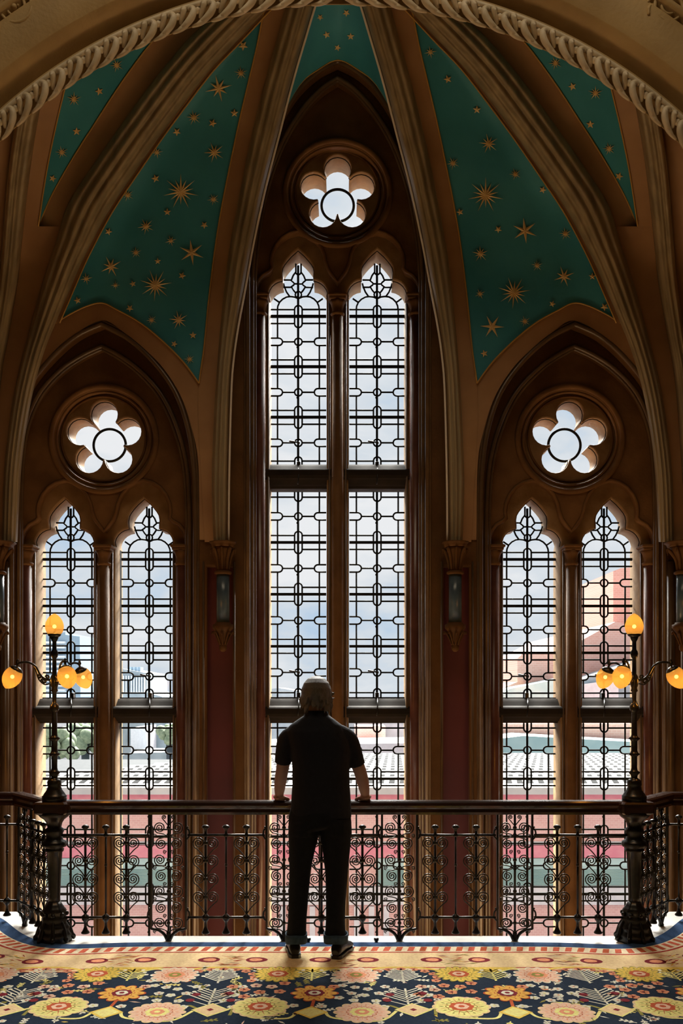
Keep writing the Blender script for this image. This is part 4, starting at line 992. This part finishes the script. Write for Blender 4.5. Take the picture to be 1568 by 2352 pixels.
# shirt
mb = MB()
loft(mb, S_(mb, [(667, 807, 1878, -.32, .125), (668, 806, 1845, -.315, .125), (671, 803, 1800, -.31, .122), (671, 802, 1760, -.31, .122), (666, 806, 1725, -.305, .12), (660, 803, 1700, -.30, .115), (656, 794, 1680, -.295, .105), (666, 785, 1665, -.29, .088), (684, 768, 1652, -.285, .075), (698, 755, 1643, -.28, .066), (700, 752, 1632, -.275, .064)]), power=2.4)
for sg, pts in ((-1, [(682, 1682, -.29), (661, 1700, -.285), (653, 1728, -.28), (649, 1752, -.26)]), (1, [(775, 1682, -.29), (798, 1700, -.285), (811, 1730, -.28), (820, 1757, -.26)])):
    limb(mb, [Q(*p) for p in pts], [.058, .066, .058, .053], 18)
shirt = remesh(mb, 'polo_shirt', M['shirt'], .006, 5, man)
mb = MB()
cc = Q(726, 1640, -.278); rings = []
for z, rr in ((-.022, .078), (-.010, .070), (.012, .063), (.010, .059), (-.02, .066)):
    rings.append([(cc.x+rr*1.05*math.cos(a), cc.y+rr*math.sin(a)+.004, cc.z+z+.006*math.sin(a+PI)) for a in [2*PI*k/28 for k in range(28)]])
mb.rings(rings, True, False); mb.build('collar', M['shirt'], shirt)
# trousers
mb = MB()
loft(mb, S_(mb, [(661, 735, 1915, -.33, .115), (663, 733, 1905, -.33, .118), (662, 806, 1892, -.33, .125), (663, 806, 1872, -.325, .125), (667, 804, 1855, -.32, .118)]))
loft(mb, S_(mb, [(735, 808, 1915, -.33, .115), (735, 807, 1895, -.33, .118), (735, 806, 1880, -.33, .118)]))
loft(mb, S_(mb, [(656, 704, 2160, -.37, .075), (658, 703, 2145, -.37, .068), (661, 704, 2110, -.365, .064), (663, 709, 2050, -.35, .070), (664, 713, 2000, -.34, .078), (663, 724, 1950, -.335, .095), (662, 735, 1908, -.33, .112), (664, 742, 1885, -.33, .115)]))
loft(mb, S_(mb, [(744, 797, 2160, -.39, .075), (746, 794, 2145, -.39, .068), (748, 791, 2110, -.385, .064), (748, 795, 2050, -.36, .070), (746, 799, 2000, -.35, .078), (740, 804, 1950, -.34, .095), (735, 807, 1908, -.33, .112), (728, 807, 1885, -.33, .115)]))
tro = remesh(mb, 'trousers', M['trouser'], .006, 5, man)
for l, r, Y in ((655, 705, -.37), (743, 799, -.39)):
    mb = MB(); a = Q(l, 2163, Y); b = Q(r, 2163, Y); c = ((a.x+b.x)/2, a.y, 0)
    pr = []
    for z, k in ((a.z, 1.0), (a.z+.03, 1.03), (a.z+.055, 1.02), (a.z+.055, .94), (a.z, .94)):
        pr.append([(c[0]+(b.x-a.x)/2*k*math.cos(t_), c[1]+.076*k*math.sin(t_), z+.004*math.sin(3*t_)) for t_ in [2*PI*j/24 for j in range(24)]])
    mb.rings(pr, True, False); mb.build('trouser_cuff', M['cuff'], tro)
# shoes
for nm, heel, toe in (('shoe', (677, -.41), (671, -.155)), ('shoe', (772, -.43), (799, -.20))):
    h = P((heel[0]), 2190, heel[1]); tt = P(toe[0], 2190, toe[1]); h.z = 0; tt.z = 0; h -= Vector((inv.x, inv.y, 0)); tt -= Vector((inv.x, inv.y, 0))
    d_ = (tt-h).normalized(); n_ = Vector((-d_.y, d_.x, 0)); L = (tt-h).length; base = CZ
    mb = MB(); secs = [(-.02, .024, .045), (0, .036, .085), (.06, .040, .095), (.11, .040, .085), (.16, .046, .062), (.21, .048, .048), (L-.01, .038, .038), (L+.02, .018, .026)]
    rings = []
    for s_, wd, ht in secs:
        ring = []
        for k in range(14):
            a = 2*PI*k/14; yy = wd*math.cos(a); z_ = base+.012+ht/2+ht/2*math.sin(a)*(1.0)
            ring.append(h+d_*s_+n_*yy+Vector((0, 0, z_)))
        rings.append(ring)
    mb.rings(rings, True, True); sh = remesh(mb, 'shoe', M['shoe'], .005, 2, man)
    mb = MB(); rings = []
    for s_, wd in ((-.025, .022), (0, .038), (.06, .041), (.11, .040), (.16, .047), (.21, .049), (L-.01, .040), (L+.025, .016)):
        rings.append([h+d_*s_+n_*wd*a+Vector((0, 0, base+z_)) for a, z_ in ((-1, 0), (1, 0), (1, .02), (-1, .02))])
    mb.rings(rings, True, True, smooth=False); mb.build('sole', M['shoe'], sh)

# ------------------------------------------------------------------ outside
M['brick'] = brick_mat('pink_brick', (.78, .45, .43), (.84, .52, .49), (.88, .66, .62), 5.0)
M['brickfar'] = brick_mat('far_red_brick', (.74, .40, .33), (.78, .45, .38), (.80, .55, .48), 1.6)
M['coping'] = material('white_coping', (.55, .56, .57), (.70, .70, .70), .7, scale=2)
M['gap'] = material('dark_roof_gap', (.008, .009, .010), None, .9, spec=.1)
M['leadroof'] = material('dark_lead_roof', (.03, .035, .04), (.045, .05, .055), .8, spec=.1)
M['glazing'] = material('grey_roof_glazing', (.070, .072, .075), (.088, .09, .092), .7, scale=2)  # dark grey, lowered so the strong sun doesn't burn it white
M['gap'] = material('dark_roof_gap', (.008, .009, .010), None, .9, spec=.1)
M['magenta'] = material('faded_red_fascia', (.80, .26, .34), (.86, .34, .40), .6)
M['teal'] = material('pale_teal_metal', (.46, .66, .66), (.58, .76, .74), .5, scale=1)
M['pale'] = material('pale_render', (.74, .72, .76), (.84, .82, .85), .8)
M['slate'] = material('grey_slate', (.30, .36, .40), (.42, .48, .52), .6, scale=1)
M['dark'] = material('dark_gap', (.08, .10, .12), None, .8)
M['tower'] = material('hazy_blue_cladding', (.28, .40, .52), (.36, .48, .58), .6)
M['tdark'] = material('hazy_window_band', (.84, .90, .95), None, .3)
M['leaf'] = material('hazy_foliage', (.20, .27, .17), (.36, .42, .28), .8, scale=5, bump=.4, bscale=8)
M['ground'] = material('city_ground', (.2, .2, .2), (.26, .25, .25), .9)
stru('floor_street', M['ground'], (-500, 500, 3.2, 900, -11.2, -11))
fb = empty('brick_building', (0, 14, -11)); tag(fb, 'long pink brick building with teal louvres seen through the lower panes', 'building')
def W14(py): return P(0, py, 14).z+11
mb = MB(); mb.box(-16, 16, 0, 2, 0, W14(1822)); mb.build('wall', M['brick'], fb)
mb = MB(); mb.box(-16.2, 16.2, -.25, .6, W14(1822), W14(1806)); mb.box(-16.2, 16.2, -.1, .6, W14(1938), W14(1932)); mb.build('coping', M['coping'], fb)
mb = MB(); mb.box(-16, 16, -.1, 0, W14(1834), W14(1822)); mb.box(-16, 16, -.12, 0, W14(1968), W14(1940)); mb.build('fascia', M['magenta'], fb)
for x0, x1 in ((-15.5, -2.4), (.8, 15.5)):
    mb = MB(); mb.box(x0, x1, -.08, 0, W14(2032), W14(1970))
    for k in range(12): z = W14(2030)+(W14(1990)-W14(2030))*k/12; mb.rings([[(x, -.08, z), (x, -.16, z), (x, -.10, z+.03)] for x in (x0, x1)], True, True, smooth=False)
    mb.build('louvre_panel', M['teal'], fb)
mb = MB(); mb.box(-16, 16, -.14, 0, W14(2075), W14(2034)); mb.build('string_course', M['pale'], fb)
for k in range(9):
    x = -1.7+.33*k; mb = MB(); mb.box(x, x+.12, -.1, 0, W14(2200), W14(2080)); mb.build('stripe_pilaster', M['pale'], fb)
# flat grey gutter roof and sawtooth roof behind it
rf = empty('ridged_roof', (0, 16, P(0, 1806, 16).z)); tag(rf, 'white ridged glazed roof lying beyond the brick building', 'roof')
z0 = 0
mb = MB(); nr = 12; RP = 1.6
for k in range(nr):
    y0 = .5+k*RP; zb = -.06*k+.02; mb.rings([[(x, y0, zb), (x, y0+.55, zb+.10), (x, y0+RP-.05, zb+.02), (x, y0+RP-.05, zb-.4), (x, y0, zb-.4)] for x in [(-9+k*.5), 15]], True, True, smooth=False)
mb.build('ridge', M['glazing'], rf)
mb = MB()
for k in range(nr):
    y0 = .5+k*RP; zb = -.06*k+.02
    for j in range(90):
        x = -8.8+k*.5+j*.27+(k%2)*.13
        if x > 14.6: break
        mb.add([(x, y0+.05-.03, zb+.012), (x+.15, y0+.05-.03, zb+.012), (x+.18, y0+.46-.03, zb+.088), (x+.06, y0+.46-.03, zb+.088)], [(0, 1, 2, 3)], 0, False)
mb.build('glazing_notch', M['gap'], rf)
mb = MB(); mb.box(-16, 16, -.1, 22, -9, -1.1); mb.build('deck', M['leadroof'], rf)
# right: hall-like brick blocks with teal roofs
def extr(name, pts, Y0, Y1, mat, parent=None, off=Vector((0, 0, 0))):
    mb = MB(); a = [P(x, y, Y0)-off for x, y in pts]; b = [Vector((v.x, Y1-off.y, v.z)) for v in a]
    n = len(pts); mb.add(a+b, [tuple(range(n)), tuple(reversed(range(n, 2*n)))]+[(i, (i+1) % n, n+(i+1) % n, n+i) for i in range(n)], 0, False); return mb.build(name, mat, parent)
def place(name, px, Y, label, cat):
    c = P(px, 1700, Y); o = empty(name, (c.x, Y, -11)); tag(o, label, cat); return o, Vector(o.location)
o, v = place('brick_hall', 1390, 60, 'red brick stepped building with tower beyond the rightmost light', 'building')
extr('wall', [(1300, 1900), (1300, 1490), (1340, 1468), (1412, 1428), (1470, 1440), (1600, 1440), (1600, 1900)], 60, 90, M['brickfar'], o, v)
extr('tower', [(1408, 1560), (1408, 1312), (1425, 1305), (1600, 1290), (1600, 1560)], 66, 80, M['brickfar'], o, v)
extr('roof', [(1336, 1625), (1338, 1560), (1470, 1516), (1600, 1490), (1600, 1560), (1470, 1590), (1470, 1625)], 56, 59.5, M['slate'], o, v)
extr('window_band', [(1338, 1610), (1338, 1572), (1420, 1560), (1420, 1610)], 55.6, 56, M['pale'], o, v)
o, v = place('brick_block', 1230, 58, 'brick block with sloping teal roof beyond the right window', 'building')
extr('wall', [(1100, 1720), (1100, 1600), (1150, 1582), (1188, 1566), (1188, 1512), (1205, 1496), (1255, 1502), (1300, 1486), (1300, 1720)], 58, 75, M['brickfar'], o, v)
extr('roof', [(1100, 1640), (1170, 1582), (1300, 1556), (1300, 1640)], 54, 57.5, M['teal'], o, v)
o, v = place('low_warehouse', 1300, 44, 'low shed with long pale teal roof in front of the brick hall', 'building')
extr('wall', [(1080, 1900), (1080, 1662), (1600, 1662), (1600, 1900)], 48, 52, M['brickfar'], o, v)
extr('roof', [(1080, 1765), (1080, 1705), (1200, 1690), (1600, 1712), (1600, 1770)], 44, 47.5, M['teal'], o, v)
for px_ in (1218, 1240, 1262, 1345, 1368, 1395, 1422):
    extr('post', [(px_-2, 1775), (px_-2, 1738), (px_+2, 1738), (px_+2, 1775)], 42, 42.3, M['slate'], o, v)
# left: tower block etc.
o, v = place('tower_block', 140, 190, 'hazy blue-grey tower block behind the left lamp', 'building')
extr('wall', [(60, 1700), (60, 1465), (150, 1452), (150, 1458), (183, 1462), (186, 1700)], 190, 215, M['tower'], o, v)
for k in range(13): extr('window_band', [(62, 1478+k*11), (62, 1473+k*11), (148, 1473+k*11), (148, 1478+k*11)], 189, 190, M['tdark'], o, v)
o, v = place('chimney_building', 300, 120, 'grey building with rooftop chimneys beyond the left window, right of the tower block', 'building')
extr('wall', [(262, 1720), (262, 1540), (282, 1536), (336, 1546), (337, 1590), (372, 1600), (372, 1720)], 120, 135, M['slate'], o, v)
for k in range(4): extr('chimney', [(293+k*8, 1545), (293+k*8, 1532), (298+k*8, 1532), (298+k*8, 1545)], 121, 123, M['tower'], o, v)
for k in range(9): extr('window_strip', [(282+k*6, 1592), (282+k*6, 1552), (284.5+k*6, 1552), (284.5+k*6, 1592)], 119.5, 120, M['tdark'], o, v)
o, v = place('terrace', 200, 90, 'row of pale low buildings on the far left skyline', 'building')
extr('wall', [(20, 1830), (20, 1592), (100, 1590), (100, 1604), (180, 1601), (230, 1598), (230, 1830)], 90, 100, M['tower'], o, v)
extr('wall', [(20, 1830), (20, 1650), (240, 1655), (240, 1830)], 80, 89, M['pale'], o, v)
o, v = place('white_block', 330, 70, 'white rendered block with grey roof beyond the left window, above the ridged roof', 'building')
extr('wall', [(255, 1850), (255, 1655), (370, 1655), (420, 1672), (480, 1672), (480, 1850)], 70, 80, M['slate'], o, v)
extr('wing', [(300, 1850), (300, 1672), (338, 1668), (338, 1850)], 66, 69.5, M['pale'], o, v)
extr('roof', [(255, 1850), (255, 1742), (300, 1730), (480, 1725), (480, 1850)], 60, 65, M['slate'], o, v)
o, v = place('grey_offices', 780, 85, 'grey and pink office block beyond the central window, behind the man', 'building')
extr('wall', [(560, 1850), (560, 1592), (600, 1586), (640, 1580), (690, 1588), (745, 1596), (745, 1655), (1060, 1655), (1060, 1850)], 85, 95, M['slate'], o, v)
extr('wing', [(815, 1850), (815, 1668), (885, 1668), (885, 1850)], 80, 84.5, M['brickfar'], o, v)
extr('roof', [(560, 1850), (560, 1712), (1060, 1705), (1060, 1850)], 70, 79, M['pale'], o, v)
def tree(px, py, Y, r, label):
    c = P(px, py, Y); o = empty('tree', (c.x, Y, -11)); tag(o, label, 'tree', 'trees beyond the left window')
    mb = MB(); rn = random.Random(int(px))
    for k in range(26):
        a = rn.uniform(0, 6.28); b = rn.uniform(-.6, 1); q = r*rn.uniform(.2, .8)
        mb.sphere((q*math.cos(a), q*math.sin(a), c.z+11+b*r*.7), r*rn.uniform(.25, .42), n=9, m=6)
    mb.build('crown', M['leaf'], o)
    mb = MB(); mb.tube([(0, 0, 0), (0, 0, c.z+11)], .35, 8); mb.build('trunk', M['dark'], o)
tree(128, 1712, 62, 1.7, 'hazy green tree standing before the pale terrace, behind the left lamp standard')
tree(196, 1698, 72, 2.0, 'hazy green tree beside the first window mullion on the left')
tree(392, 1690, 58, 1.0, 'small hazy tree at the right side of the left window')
